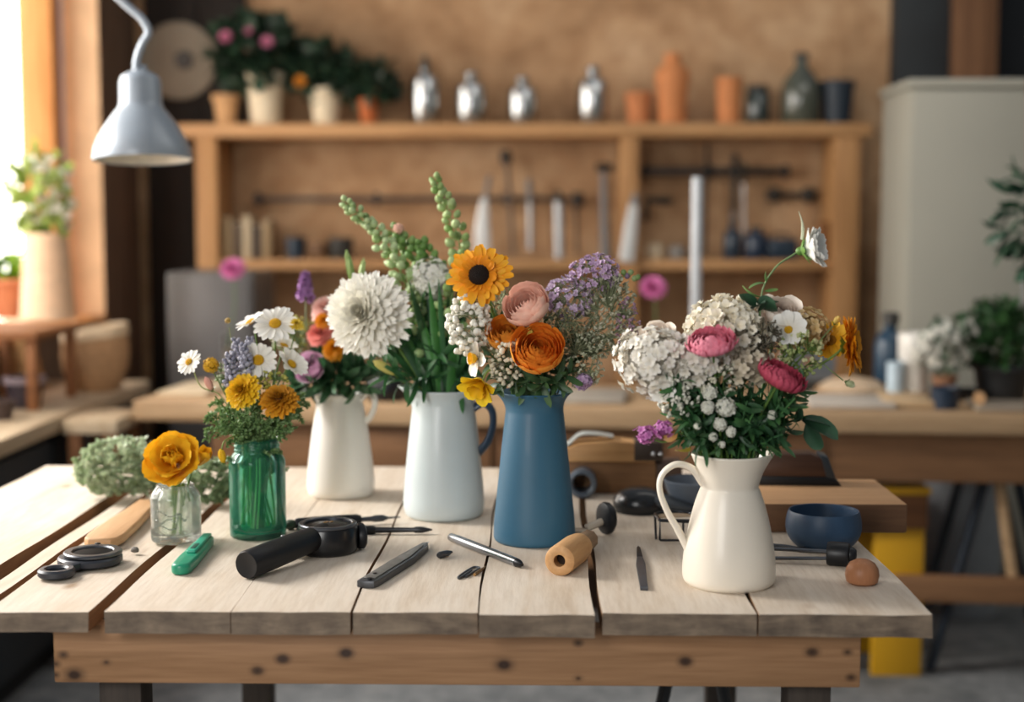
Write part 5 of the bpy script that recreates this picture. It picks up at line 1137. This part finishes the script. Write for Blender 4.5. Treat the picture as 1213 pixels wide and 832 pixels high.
def pot_plant(name, label, loc, r, h, mat, tap, c, radii, n, L, Wd, c0, c1, lip=.005, group=None, blooms=(), droop=0.):
    t = lat(name, label, 'potted plant', loc, [('pot', potp(r, h, .006, .16, tap, lip), mat), ('soil', [(0, h * .86), (r - .008, h * .86)], SOIL)], group)
    trunk(t, h, c); bush(t, c, radii, n, L, Wd, c0, c1, droop=droop)
    for (x, y, z, rr, col) in blooms:
        m = MB(); M = face(Vector((x, y, z)), N3(0, -1, .4))
        for g in range(3):
            for k in range(8): petal(m, M, k * PI / 4 + g * .4, .003, rr * (1 - .2 * g), rr * .7, rad(15 + 25 * g), rad(10), .3, mul(lin(col), .85), lin(col), 4, 3, .4, .6, .4)
        m.build('blossom', PETAL, t, 60)
    return t
lat('flower_pot', 'small tan clay pot at the left end of the top shelf', 'pot', STp(268), [('pot', potp(15 * k5, hP(112), .006, .2, .72), plain('tan_clay', 'CDA070', .8)), ('soil', [(0, .08), (13.5 * k5, .08)], SOIL)])
pot_plant('flowering_plant', 'dark bushy plant with pink blooms in the tall cream pot on the top shelf', STp(315), 22 * k5, hP(86), CPOT, .76, (-.03, 0, .30), (.19, .12, .13), 330, .085, .05, '1C2E22', '34503A', blooms=[(-.135, -.13, .345, .026, 'D987A6'), (.035, -.13, .325, .026, 'DD8FAE'), (-.035, -.12, .30, .024, 'C9A58C'), (-.04, -.13, .37, .016, 'C97A98')])
pot_plant('flowering_plant', 'dark spreading plant with an orange bloom in the shorter cream pot', STp(386), 19 * k5, hP(104), CPOT, .74, (.0, .02, .22), (.13, .10, .10), 220, .075, .042, '1E3224', '3A5640', blooms=[(-.085, -.12, .165, .026, 'D98E2C')])
pot_plant('potted_plant', 'dark green plant in a small orange terracotta pot right of the cream pots', STp(437), 12 * k5, hP(117), plain('orange_terracotta', 'B5612F', .8), .76, (.01, .02, .17), (.11, .09, .075), 150, .065, .036, '1A2E20', '34503A')
MET = plain('polished_tin', 'B9BCBD', .2, 1., .05)
MET2 = plain('dark_tin', '4E504F', .3, .9)
def canister(label, px, r, h, nozzle):
    r *= k5; t = lat('metal_bottle', label, 'bottle', STp(px), [('body', [(0, 0), (r * .95, 0), (r, .004), (r, h * .68), (r * .9, h * .75), (r * .5, h * .81), (r * .34, h * .83), (r * .34, h * .86), (0, h * .86)], MET)], 'metal bottles on the top shelf')
    if nozzle: m = MB(); m.lathe([(0, h * .85), (r * .42, h * .85), (r * .42, h * .92), (r * .22, h * .97), (r * .2, h * 1.08), (0, h * 1.09)], 20); m.build('nozzle', MET2, t)
    else: m = MB(); m.ball((0, 0, h * .93), (r * .5, r * .5, h * .075), 20, 12); m.build('stopper', MET, t)
canister('tall metal bottle with a dark nozzle on the top shelf', 504, 16.5, hP(72), True)
canister('metal bottle with a round stopper, right of the nozzle bottle', 558, 17.5, hP(84), False)
canister('metal bottle with a round stopper, middle of the shelf', 619, 17, hP(90), False)
canister('metal bottle with a round stopper, left of the small terracotta pot', 702, 18, hP(78), False)
lat('flower_pot', 'small terracotta pot left of the tall terracotta vase', 'pot', STp(756), [('pot', potp(15 * k5, hP(110), .006, .2, .85, .003), TERRA)])
h = hP(64); r = 19 * k5
lat('terracotta_vase', 'tall terracotta vase flaring from a narrow neck on the top shelf', 'vase', STp(796), [('body', [(0, 0), (r * .82, 0), (r * .84, .004), (r * .98, h * .55), (r * 1.08, h * .70), (r * .95, h * .78), (r * .55, h * .86), (r * .50, h * .92), (r * .56, h), (r * .44, h), (r * .40, h * .9), (r * .4, h * .8), (0, h * .8)], TERRA2)])
lat('terracotta_beaker', 'straight terracotta beaker right of the tall terracotta vase', 'beaker', STp(863), [('body', potp(15.5 * k5, hP(93), .006, .05, .84, .001), TERRA2)])
DG = plain('dark_glass_bottle', '2E3836', .12, .0, spec=.8)
lat('jar', 'short dark glass jar with a lid on the top shelf', 'jar', STp(897), [('body', [(0, 0), (13 * k5, 0), (14 * k5, .005), (14 * k5, .12), (11 * k5, .135), (0, .136)], DG), ('lid', [(0, .135), (12 * k5, .135), (12 * k5, .16), (0, .162)], DARKT)])
h = hP(64); r = 23 * k5
lat('flagon', 'large dark round-shouldered bottle near the right end of the top shelf', 'bottle', STp(948), [('body', [(0, 0), (r * .9, 0), (r, .01), (r, h * .45), (r * .88, h * .62), (r * .5, h * .76), (r * .3, h * .82), (r * .3, h * .94), (0, h * .94)], plain('olive_dark_glass', '4A4E44', .12, spec=.8)), ('stopper', [(0, h * .93), (r * .36, h * .93), (r * .36, h), (0, h * 1.01)], DARKT)])
lat('flower_pot', 'navy pot at the right end of the top shelf', 'pot', STp(991), [('pot', potp(20 * k5, hP(97), .006, .14, .78, .002), plain('navy_pot', '1D2A36', .5))])
# round disc on the wall behind the lamp
p = aty(212, 72, BY - .062)
t = thing('round_wall_disc', 'large round grey disc with a dark hub on the wall behind the lamp', 'disc', p)
M = face(Vector((0, 0, 0)), (.06, -1, 0)); m = MB(); m.lathe([(0, -.002), (.160, -.002), (.165, .004), (.160, .010), (.10, .016), (.03, .018), (0, .018)], 48, M); m.build('disc', plain('putty_disc', '958A78', .6, var=.08, scale=8), t)
m = MB(); m.lathe([(0, .016), (.036, .016), (.040, .022), (.034, .034), (0, .036)], 24, M @ Matrix.Translation((.025, -.0, 0))); m.build('hub', plain('dark_hub', '4A4744', .5), t)

# ------------------------------------------------------------------ desk lamp
LY = 3.2
kL = LY / FPX; cL = aty(169, 190, LY)
t = thing('pendant_work_lamp', 'grey-white metal work lamp on a bent arm at the upper left', 'lamp', cL)
LM = plain('lamp_enamel', '8B959F', .33, .1, .03)
pr = [(57.5, 0), (57.8, 2), (56, 14), (51, 26), (43, 40), (33, 54), (26.5, 62), (25, 68), (24.5, 92), (22, 99), (13, 104), (9, 106), (8, 112), (0, 112)]
inn = [(0, 98), (22, 96), (23.5, 66), (31, 54), (41, 40), (49, 26), (54, 14), (56, 1)]
tilt = Matrix.Rotation(rad(-1.5), 4, 'Y') @ Matrix.Rotation(rad(-4), 4, 'X')
m = MB(); m.lathe([(r * kL, z * kL) for r, z in [(56, 1)] + pr[0:]], 56, tilt); m.build('lamp_shade', LM, t, 50)
m = MB(); m.lathe([(r * kL, z * kL) for r, z in inn], 56, tilt); m.build('shade_lining', plain('lamp_lining', 'DAD6C8', .5), t, 50)
m = MB(); m.ball((0, 0, 30 * kL), (16 * kL, 16 * kL, 20 * kL), 16, 10); m.lathe([(0, 70 * kL), (9 * kL, 70 * kL), (9 * kL, 46 * kL), (0, 44 * kL)], 16); m.build('bulb', plain('frosted_bulb', 'E4E2DA', .3), t, 50)
arm = [aty(162, 86, LY), aty(162.5, 70, LY), aty(169, 52, LY), aty(176, 38, LY), aty(168, 22, LY), aty(150, 6, LY), aty(120, -20, LY), aty(20, -100, LY + .02), Vector((WX + .03, LY + .03, 2.28))]
m = MB(); m.tube(spline(arm, 8), 4.6 * kL, 14); m.build('arm', LM, t, 60, world=True)
m = MB(); m.box((WX + .0005, LY - .03, 2.21), (WX + .035, LY + .09, 2.35), .006); m.build('wall_plate', LM, t, 35, world=True)

# ------------------------------------------------------------------ left side bench and its things
BZ = .75
BT = wood('side_bench_top', 'C9B598', 'A88F70', 'y', .6); DCAB = plain('dark_slate_cabinet', '262C30', .7, var=.15, scale=6)
t = thing('side_bench', 'pale topped side bench running along the left wall under the window', 'bench', (-1.56, 3.4, 0))
part(t, 'worktop', BT, ((WX + .002, 2.2, BZ - .045), (-1.375, 4.95, BZ)), bev=.004)
part(t, 'cabinet_body', DCAB, ((WX + .004, 2.3, 0.08), (-1.42, 4.88, BZ - .0455)))
part(t, 'plinth', plain('black_plinth', '15171A', .8), ((WX + .02, 2.34, 0), (-1.46, 4.84, .0795)))
for k, (y0, y1) in enumerate([(2.35, 3.18), (3.2, 4.02), (4.04, 4.86)]):
    mb = MB(); mb.box((-1.4195, y0, .11), (-1.405, y1, BZ - .07), .003); d_ = mb.build('door', DCAB, t, 35, world=True)
    mb = MB(); mb.tube([( -1.395 + 1.56, y1 - 3.4 - .06, .5), (-1.395 + 1.56, y1 - 3.4 - .06, .62)], .006, 8); mb.build('handle', BLACKM, d_, 50)
def obz(px, py, z=BZ): return onz(px, py, z)
# riser on the bench carrying the window pots
RZ = .985
t = thing('plant_riser', 'small brown wooden stand on the side bench carrying two window plants', 'stand', (-1.60, 4.3, BZ))
RW = wood('riser_wood', '9C6A44', '734A2E', 'y', .6)
part(t, 'board', RW, ((WX + .012, 4.10, RZ - .024), (-1.468, 4.515, RZ)))
for x in (WX + .03, -1.51):
    for y in (4.12, 4.46): part(t, 'leg', RW, ((x, y, BZ), (x + .03, y + .03, RZ - .0245)))
p = onz(66, 378, RZ); p.x -= .015; p.y -= .03; k4 = p.y / FPX; h = 103 * k4
pr = [(0, 0), (31 * k4, 0), (33 * k4, .004)]
for k in range(1, 25): z = h * k / 24; pr.append(((32 - 7 * k / 24 + (1.2 if k % 2 else -.4)) * k4, z))
pr += [(24.5 * k4, h), (22 * k4, h), (22 * k4, h * .85), (0, h * .85)]
t = lat('ribbed_planter', 'tall ribbed clay planter with a light leafy plant by the window', 'potted plant', p, [('pot', pr, plain('pale_ribbed_clay', 'DCBB9A', .75)), ('soil', [(0, h * .9), (22.5 * k4, h * .9)], SOIL)])
trunk(t, h, (0, 0, h + .12), 8); bush(t, (-.01, 0, h + .13), (.09, .08, .13), 150, .06, .03, '7E9E3E', 'B9C96A')
m = MB()
for k in range(46):
    u = Vector((R(-1, 1), R(-1, .3), R(-1, 1))); floret(m, Vector((-.01 + u.x * .10, u.y * .08, h + .12 + u.z * .12)), N3(u.x, u.y - .6, u.z), .018, 'D8D8C2', 'F2F1E6')
m.build('blossoms', PETAL, t, 60)
p = onz(14, 376, RZ); p.x += .0
pot_plant('potted_plant', 'bright green plant in a wide terracotta bowl pot on the window stand', p, 36 * k4, 48 * k4, plain('rosy_terracotta', 'B9754F', .8), .62, (0, 0, .15), (.10, .08, .035), 190, .05, .03, '5E9A1E', '9CC83A')
p = obz(114, 462); kb = p.y / FPX
t = thing('woven_basket', 'round tan basket with a pale folded rim on the side bench', 'basket', p, .2)
m = MB(); r = 40 * kb; h = 74 * kb
m.lathe([(0, 0), (r * .62, 0), (r * .78, h * .1), (r * .96, h * .38), (r * 1.0, h * .6), (r * .95, h * .86), (r * .92, h * .95), (r * .86, h * .95), (r * .92, h * .6), (r * .7, h * .12), (0, .012)], 40, warp=lambda p, a: Vector((p.x, p.y, p.z * (1 + .06 * math.cos(a))))); m.build('body', plain('tan_wicker', 'B68E66', .8, var=.2, scale=50, bump=.5), t)
m = MB(); m.lathe([(r * .95, h * .84), (r * 1.0, h * .86), (r * .98, h * 1.0), (r * .92, h * 1.03), (r * .86, h * 1.0), (r * .86, h * .9)], 40, warp=lambda p, a: Vector((p.x, p.y, p.z * (1 + .06 * math.cos(a))))); m.build('rim', plain('pale_wicker', 'D9C1A0', .8, bump=.4), t)
p = obz(30, 483); kb = p.y / FPX
lat('flower_pot', 'dark purple plastic pot with a pale rim on the side bench', 'pot', p, [('pot', potp(23 * kb, 37 * kb, .004, .2, .78, .003), plain('plum_plastic', '3A323A', .5)), ('rim_band', [(23 * kb + .002, 30 * kb), (23.8 * kb + .003, 30 * kb), (23.8 * kb + .003, 37.5 * kb), (22 * kb, 38 * kb), (21.5 * kb, 37 * kb)], plain('pale_plum_rim', '8C7F86', .5)), ('soil', [(0, 30 * kb), (21.5 * kb, 30 * kb)], SOIL)])
p = obz(2, 497); lat('flower_pot', 'small brown plastic pot at the left frame edge of the side bench', 'pot', p, [('pot', potp(.036, .055, .004, .22, .8, .003), plain('brown_plastic_pot', '4A3A36', .5)), ('soil', [(0, .045), (.032, .045)], SOIL)])
p = obz(22, 462); kb = p.y / FPX
lat('rope_bottle', 'straw-wrapped round bottle behind the dark purple pot', 'bottle', p, [('body', [(0, 0), (24 * kb, 0), (28 * kb, .01), (29 * kb, 20 * kb), (24 * kb, 40 * kb), (13 * kb, 55 * kb), (10 * kb, 75 * kb), (11 * kb, 78 * kb), (8 * kb, 78 * kb), (8 * kb, 60 * kb), (0, 60 * kb)], plain('straw_wrap', 'B08C5E', .8, var=.25, scale=60, bump=.6))])
# narrow trestle end between the benches
p = onz(124, 502, .75 - .0)
t = thing('narrow_stool', 'narrow wooden stool with a pale seat standing between the two benches', 'stool', (-1.27, 4.12, 0))
part(t, 'seat', BT, ((-1.365, 4.0, .70), (-1.21, 4.26, .74)))
for x in (-1.355, -1.25):
    for y in (4.01, 4.21): part(t, 'leg', RW, ((x, y, 0), (x + .035, y + .04, .6995)))
# grey metal cabinet in the back left
t = thing('metal_cabinet', 'plain grey metal cabinet standing behind the long bench at left', 'cabinet', (-1.27, 5.3, 0))
GM = plain('grey_sheet_metal', '62605F', .45, .4, .1, 5)
q0, q1 = aty(197, 323, 5.15), aty(300, 323, 5.15)
part(t, 'body', GM, ((q0.x, 5.15, 0.04), (q1.x, 5.55, q0.z)), bev=.006); part(t, 'foot', DARKT, ((q0.x + .02, 5.18, 0), (q1.x - .02, 5.5, .0395)))
mb = MB(); mb.box((q0.x + .012, 5.138, .06), (q1.x - .012, 5.1495, q0.z - .02), .003); d_ = mb.build('door', GM, t, 35, world=True)
mb = MB(); mb.tube([(.12, -.175, .75), (.12, -.175, .9)], .006, 8); mb.build('handle', STEELB, d_)

# ------------------------------------------------------------------ long bench behind
PL, PR = onz(157, 475, TZ), onz(1213, 492, TZ); BANG = math.atan2(PR.y - PL.y, PR.x - PL.x)
BM = Matrix.Translation(PL) @ Matrix.Rotation(BANG, 4, 'Z'); BI = BM.inverted()
t = thing('long_bench', 'long wooden workbench crossing the room behind the flower table', 'bench', (PL.x, PL.y, 0), BANG)
BW = wood('bench_wood', 'B99B78', '8F7150', 'x', .55); BW2 = wood('bench_apron_wood', '8E6848', '694A32', 'x', .6)
def lb(parent, name, mat_, *boxes, bev=.004):
    mb = MB()
    for lo, hi in boxes: mb.box(lo, hi, bev)
    return mb.build(name, mat_, parent, 35)
LBL = 3.2
lb(t, 'worktop', BW, ((0, 0, TZ - .058), (LBL, .58, TZ)))
lb(t, 'apron', BW2, ((.22, .05, TZ - .20), (LBL - .1, .08, TZ - .0585)))
for k, (x0, x1) in enumerate([(.62, 1.06), (1.10, 1.54), (1.58, 2.0)]):
    d_ = lb(t, 'drawer', BW2, ((x0, .036, TZ - .19), (x1, .0495, TZ - .07)))
    mb = MB(); mb.ball(((x0 + x1) / 2, .024, TZ - .13), (.018, .014, .018), 14, 9); mb.build('knob', DARKT, d_)
lb(t, 'side_panel', BW2, ((.24, .081, .0), (.28, .54, TZ - .0585))); lb(t, 'side_panel', BW2, ((1.70, .081, .0), (1.74, .54, TZ - .0585)))
lb(t, 'shelf', BW2, ((.2805, .085, .30), (1.6995, .52, .33)))
lb(t, 'back_panel', plain('dark_bench_back', '5A4232', .7), ((.2805, .521, .05), (1.6995, .54, TZ - .059)))
def ob(px, py): return onz(px, py, TZ)
# trestle carrying its right end
q = BI @ onz(1165, 540, .6); tx = q.x
t = thing('trestle', 'trestle with dark splayed legs and a wooden rail under the bench at right', 'trestle', (PL.x, PL.y, 0), BANG)
lb(t, 'top_beam', BW2, ((tx - .075, .12, TZ - .20), (tx + .06, .52, TZ - .0588)))
IRON = plain('blue_black_iron', '28303A', .5, .4)
for s, y in ((-1, .16), (1, .16), (-1, .46), (1, .46)):
    m = MB(); m.tube([(tx + .045 * s, y, TZ - .205), (tx + .185 * s, y, .012)], .019, 10, flat=.8); m.build('leg', IRON, t)
m = MB(); m.tube([(tx - .01, .14, TZ - .205), (tx + .045, .15, .25)], .030, 10, flat=.6); m.build('brace', BW, t)
lb(t, 'rail', BW2, ((tx - .30, .10, .225), (tx + .30, .135, .30)))
# yellow stool
t = thing('yellow_stool', 'yellow painted stool with a brown wooden apron behind the table at right', 'stool', (.92, 4.15, 0))
YEL = plain('yellow_paint', 'E0A81C', .5, var=.06, scale=6)
part(t, 'seat', YEL, ((.65, 3.99, .535), (1.107, 4.30, .555)), bev=.006)
part(t, 'apron', wood('stool_apron', '7E5434', '5F3D26', 'x'), ((.66, 4.0, .435), (1.10, 4.29, .5345)))
part(t, 'leg', YEL, ((.955, 4.02, 0), (1.097, 4.045, .4345))); part(t, 'leg', YEL, ((.64, 4.02, 0), (.76, 4.045, .4345)))
part(t, 'leg', YEL, ((.955, 4.245, 0), (1.097, 4.27, .4345))); part(t, 'leg', YEL, ((.64, 4.245, 0), (.76, 4.27, .4345)))
# things on the long bench
def onb(u, v): p = BM @ Vector((u, v, 0)); return Vector((p.x, p.y, TZ))
def bpx(px, v):                                           # bench point at bench depth v under picture column px
    lo, hi = 0., 3.2
    for _ in range(40):
        mid = (lo + hi) / 2; p = onb(mid, v); rel = _RM.transposed() @ (p - CAM); x = W / 2 + FPX * rel.x / -rel.z
        if x < px: lo = mid
        else: hi = mid
    return onb((lo + hi) / 2, v)
p = bpx(823, .33); kq = p.y / FPX
lat('white_tube', 'tall slim white tube standing upright on the long bench', 'tube', p, [('tube', [(0, 0), (6.2 * kq, 0), (6.4 * kq, .004), (6.4 * kq, aty(640, 212, p.y).z - TZ - .002), (5.4 * kq, aty(640, 210, p.y).z - TZ), (0, aty(640, 210, p.y).z - TZ)], plain('white_tube_plastic', 'B4B8BC', .4)), ('foot', [(0, 0), (.04, 0), (.042, .003), (.038, .012), (.02, .02), (0, .02)], plain('white_tube_plastic', 'B4B8BC', .4))])
def cut_in_bottle(px, py, v, label, vlabel):
    p = bpx(px - 4, v); lat('bud_vase', vlabel, 'vase', p, [('body', [(0, 0), (.026, 0), (.030, .005), (.031, .05), (.014, .085), (.011, .12), (.013, .125), (.009, .125), (.009, .09), (0, .09)], plain('smoky_vase', '6A6258', .3))])
    t = thing('pink_flower', label, 'flower', p + Vector((0, 0, .0905)), 0); e = aty(px, py, p.y); L = e - t.location
    m = MB(); m.tube(spline([(0, 0, 0), (0, 0, .05), L * .6 + Vector((.01, 0, 0)), L], 6), .002, 7, col=lin('5E7F48')); m.build('stem', STEM, t, 60)
    m = MB(); M = face(L, N3(0, -.8, .6))
    for g in range(5):
        for k in range(12): petal(m, M, k * PI / 6 + g * .25, .002, .040 * (1 - .13 * g), .020, rad(5 + 17 * g), rad(-5), .3, lin('B84A86'), mul(lin('E080B6'), R(.85, 1)), 4, 3, .4, .6, .4)
    m.build('petals', PETAL, t, 60)
cut_in_bottle(774, 341, .30, 'bright pink flower hovering on a thin stem right of the purple statice', 'smoky bud vase holding the right pink flower on the long bench')
cut_in_bottle(276, 319, .40, 'pink flower on a thin stem before the grey metal cabinet', 'smoky bud vase holding the left pink flower on the long bench')
# disc of grey metal leaning behind the blooms
p = bpx(957, .50); t = thing('saw_disc', 'round grey metal disc standing on edge on the long bench', 'disc', p)
m = MB(); m.lathe([(.018, -.003), (.085, -.003), (.088, 0), (.085, .003), (.018, .003), (.018, -.003)], 48, face(Vector((0, 0, .088)), (.1, -1, .12))); m.build('disc', plain('disc_metal', '8C9094', .35, .8), t)
m = MB(); m.box((-.05, -.02, 0), (.05, .03, .035), .004); m.build('foot', DARKT, t)
# boards, trays
def board(name, label, px0, px1, v0, v1, h, mt, z=0.):
    a, b = BI @ bpx(px0, (v0 + v1) / 2), BI @ bpx(px1, (v0 + v1) / 2)
    t = thing(name, label, 'board', (PL.x, PL.y, TZ + z), BANG); m = MB(); m.box((a.x, v0, 0), (b.x, v1, h), .006, seg=3); m.build('board', mt, t, 35); return t
board('cutting_board', 'pale grey board lying at the front of the long bench, right of the pitcher', 955, 1055, .06, .30, .018, plain('pale_grey_board', 'B7AEA2', .6, var=.1, scale=10))
p = bpx(1010, .40); lat('round_tray', 'round wooden tray with a domed pale loaf-like lid on the long bench', 'tray', p, [('tray', [(0, 0), (.105, 0), (.112, .006), (.114, .022), (.108, .024), (.104, .010), (0, .010)], BW), ('lid', [(.102, .011), (.10, .03), (.07, .048), (.02, .056), (0, .057)], plain('pale_lid', 'C2A98C', .7))])
board('cutting_board', 'tan wooden board on the long bench left of the navy cup', 1040, 1098, .10, .40, .022, wood('tan_board', 'C5AA86', 'A98A64', 'x'))
p = bpx(1119, .12); lat('cup', 'small navy cup at the front edge of the long bench', 'cup', p, [('cup', potp(.042, .060, .004, .02, .85, 0), plain('navy_cup', '1E2E40', .35))])
p = bpx(1053, .46); lat('water_bottle', 'tall navy bottle at the back of the long bench', 'bottle', p, [('body', [(0, 0), (.045, 0), (.048, .006), (.048, .155), (.040, .18), (.020, .195), (.020, .215), (0, .215)], plain('deep_teal_navy', '17354A', .3)), ('cap', [(0, .214), (.026, .214), (.026, .245), (.022, .25), (0, .25)], DARKT)])
p = bpx(1060, .33); lat('beaker', 'small pale blue beaker before the tall navy bottle', 'beaker', p, [('body', potp(.026, .11, .003, .03, .9, 0), plain('pale_blue_beaker', 'B9CBD6', .35))])
p = bpx(1083, .36); lat('white_canister', 'white ceramic canister on the long bench left of the white blossoms', 'canister', p, [('body', [(0, 0), (.034, 0), (.037, .005), (.037, .10), (.05, .12), (.052, .19), (.049, .195), (.046, .19), (.044, .125), (0, .12)], plain('white_ceramic', 'DEDAD2', .4))])
p = bpx(1118, .32); t = pot_plant('flowering_plant', 'small plant with white blossoms in a brown pot on the long bench', p, .036, .075, plain('brown_clay', '8A6248', .8), .8, (-.01, 0, .16), (.075, .06, .07), 130, .035, .018, '4E6250', '8A9A84')
m = MB()
for k in range(60):
    u = Vector((R(-1, 1), R(-1, .3), R(-.8, 1))); floret(m, Vector((-.01 + u.x * .085, u.y * .07, .165 + u.z * .075)), N3(u.x, u.y - .6, u.z), .013, 'CFCCBE', 'EDEBE2')
m.build('blossoms', PETAL, t, 60)
p = bpx(1186, .40); pot_plant('potted_plant', 'large bushy dark green plant in a black pot on the bench at right', p, .085, .10, plain('black_pot', '1E2022', .5), .8, (-.02, 0, .18), (.105, .09, .105), 420, .04, .022, '1E3A22', '3E6A36')
p = bpx(1143, .34); t = thing('black_dish', 'low black dish between the white blossoms and the bushy plant', 'dish', p); m = MB(); m.lathe([(0, 0), (.035, 0), (.060, .022), (.062, .03), (.057, .03), (.035, .008), (0, .008)], 32); m.build('dish', BLACK, t)
board('cutting_board', 'grey brown board at the right frame edge of the long bench', 1150, 1225, .05, .22, .016, wood('grey_board', '9C9080', '7C7062', 'x'))
p = bpx(1160, .03 + .06); t = thing('wooden_spool', 'small pale wooden spool lying on the grey brown board', 'spool', (p.x, p.y, TZ + .0163)); m = MB(); m.lathe([(0, -.02), (.016, -.02), (.017, -.015), (.012, -.01), (.012, .01), (.017, .015), (.016, .02), (0, .02)], 20, face(Vector((0, 0, .017)), (.3, 1, 0))); m.build('spool', OAK, t)
# small dark bottle behind the white pitcher
p = bpx(458, .12); lat('ink_bottle', 'black squat jar on the long bench between white and grey pitchers', 'jar', p, [('body', [(0, 0), (.055, 0), (.062, .008), (.064, .06), (.05, .085), (.048, .10), (.040, .10), (.040, .08), (0, .08)], plain('black_glaze', '15181C', .3))])
board('cutting_board', 'light wooden board lying at the left end of the long bench', 205, 262, .12, .40, .014, wood('light_board', 'DCCBAE', 'C2AC8A', 'x'))
board('cutting_board', 'grey wooden board on the long bench behind the blue vase', 668, 742, .08, .36, .016, plain('stone_board', '9C9488', .6))
# tall light grey cabinet in the back right
t = thing('tall_cabinet', 'tall light grey cabinet standing in the back right corner', 'cabinet', (2.0, 5.2, 0))
GC = plain('sage_grey_paint', '9C9A8E', .55, var=.03, scale=3)
q0, q1 = aty(1079, 97, 5.02), aty(1400, 97, 5.02)
part(t, 'carcass', GC, ((q0.x, 5.03, .05), (q1.x, 5.42, q0.z - .02)), bev=.006)
part(t, 'cornice', GC, ((q0.x - .012, 5.005, q0.z - .0195), (q1.x + .012, 5.43, q0.z + .01)), bev=.006)
xm = (q0.x + q1.x) / 2
for x0, x1, hx in ((q0.x + .006, xm - .002, xm - .06), (xm + .002, q1.x - .006, xm + .06)):
    mb = MB(); mb.box((x0, 5.008, .08), (x1, 5.0295, q0.z - .03), .004); d_ = mb.build('door', GC, t, 35, world=True)
    mb = MB(); mb.tube([(hx - 2.0, -.205, 1.0), (hx - 2.0, -.205, 1.15)], .007, 8); mb.build('handle', STEELB, d_)
part(t, 'plinth', DARKT, ((q0.x + .02, 5.06, 0), (q1.x - .02, 5.4, .0495)))
# trailing dark plant at the right frame edge
p = onz(1260, 352, 1.0); Yh = 3.9
c = aty(1238, 262, Yh)
t = thing('hanging_plant', 'dark green plant hanging from a cord at the right edge', 'potted plant', (c.x, c.y, c.z))
m = MB(); m.lathe(potp(.075, .11, .005, .15, .75, .003), 32, Matrix.Translation((0.05, 0, .02))); m.build('pot', DARKT, t)
m = MB(); m.tube([(.05, 0, .12), (.05, 0, 1.3)], .003, 6); m.build('cord', DARKT, t)
bush(t, (0.0, -.02, -.0), (.125, .09, .15), 170, .075, .022, '1C3A2C', '2F5A3E', droop=.7)
# white cloth-like sheet of paper pads and small box under the bench at right
t = thing('storage_box', 'orange brown wooden box on the floor under the long bench', 'box', (1.02, 4.75, 0))
part(t, 'body', wood('box_wood', '9A6A3E', '7A4E2C', 'x'), ((.85, 4.62, 0), (1.16, 4.86, .42))); part(t, 'lid', wood('box_lid_wood', 'A87848', '845632', 'x'), ((.84, 4.61, .4205), (1.17, 4.87, .45)))
t = thing('grey_bin', 'light grey bin on the floor under the long bench', 'bin', (1.42, 4.75, 0)); m = MB(); m.lathe(potp(.15, .50, .006, .06, .8, .006), 40); m.build('bin', plain('bin_grey', '9AA0A6', .5), t)
# ------------------------------------------------------------------ light
def area(name, loc, target, sx, sy, power, col, spread=180):
    l = bpy.data.lights.new(name, 'AREA'); l.shape = 'RECTANGLE'; l.size = sx; l.size_y = sy; l.energy = power; l.color = col; l.spread = rad(spread)
    o = bpy.data.objects.new(name, l); COL.objects.link(o); o.location = loc
    o.rotation_euler = (Vector(target) - Vector(loc)).to_track_quat('-Z', 'Y').to_euler(); return o
wd = area('window_daylight', (-2.65, 4.9, 1.95), (0, 4.9, 1.95), 5.6, 2.4, 250, (1, .93, .84))
area('window_key', (-2.3, 3.0, 2.1), (-.1, 2.2, .8), .62, .7, 72, (1, .975, .94))
area('room_bounce', (1.2, 3.2, 3.1), (.6, 5.6, 1.2), 2.5, 1.2, 17, (1, .94, .86))
wd.visible_camera = True
area('front_fill', (-1.5, -.5, 1.75), (0, 2.3, 1.0), 1.6, 1.4, 74, (1, .975, .94))  # added fill lamp inside the room for the flower fronts, no window here
w = bpy.data.worlds.new('world'); SC.world = w; w.use_nodes = True
nt = w.node_tree; bg = nt.nodes['Background']
tc = nt.nodes.new('ShaderNodeTexCoord'); sx = nt.nodes.new('ShaderNodeSeparateXYZ'); nt.links.new(tc.outputs['Generated'], sx.inputs[0])
rp = nt.nodes.new('ShaderNodeValToRGB'); rp.color_ramp.elements[0].color = (.33, .345, .37, 1); rp.color_ramp.elements[1].color = (.66, .69, .74, 1)
nt.links.new(sx.outputs['Z'], rp.inputs[0]); nt.links.new(rp.outputs[0], bg.inputs[0]); bg.inputs[1].default_value = .45
SC.view_settings.view_transform = 'Standard'; SC.view_settings.look = 'None'; SC.view_settings.exposure = 0.0; SC.view_settings.gamma = 1.0
SC.cycles.max_bounces = 10; SC.cycles.transparent_max_bounces = 40; SC.cycles.caustics_refractive = True; SC.cycles.sample_clamp_indirect = 6
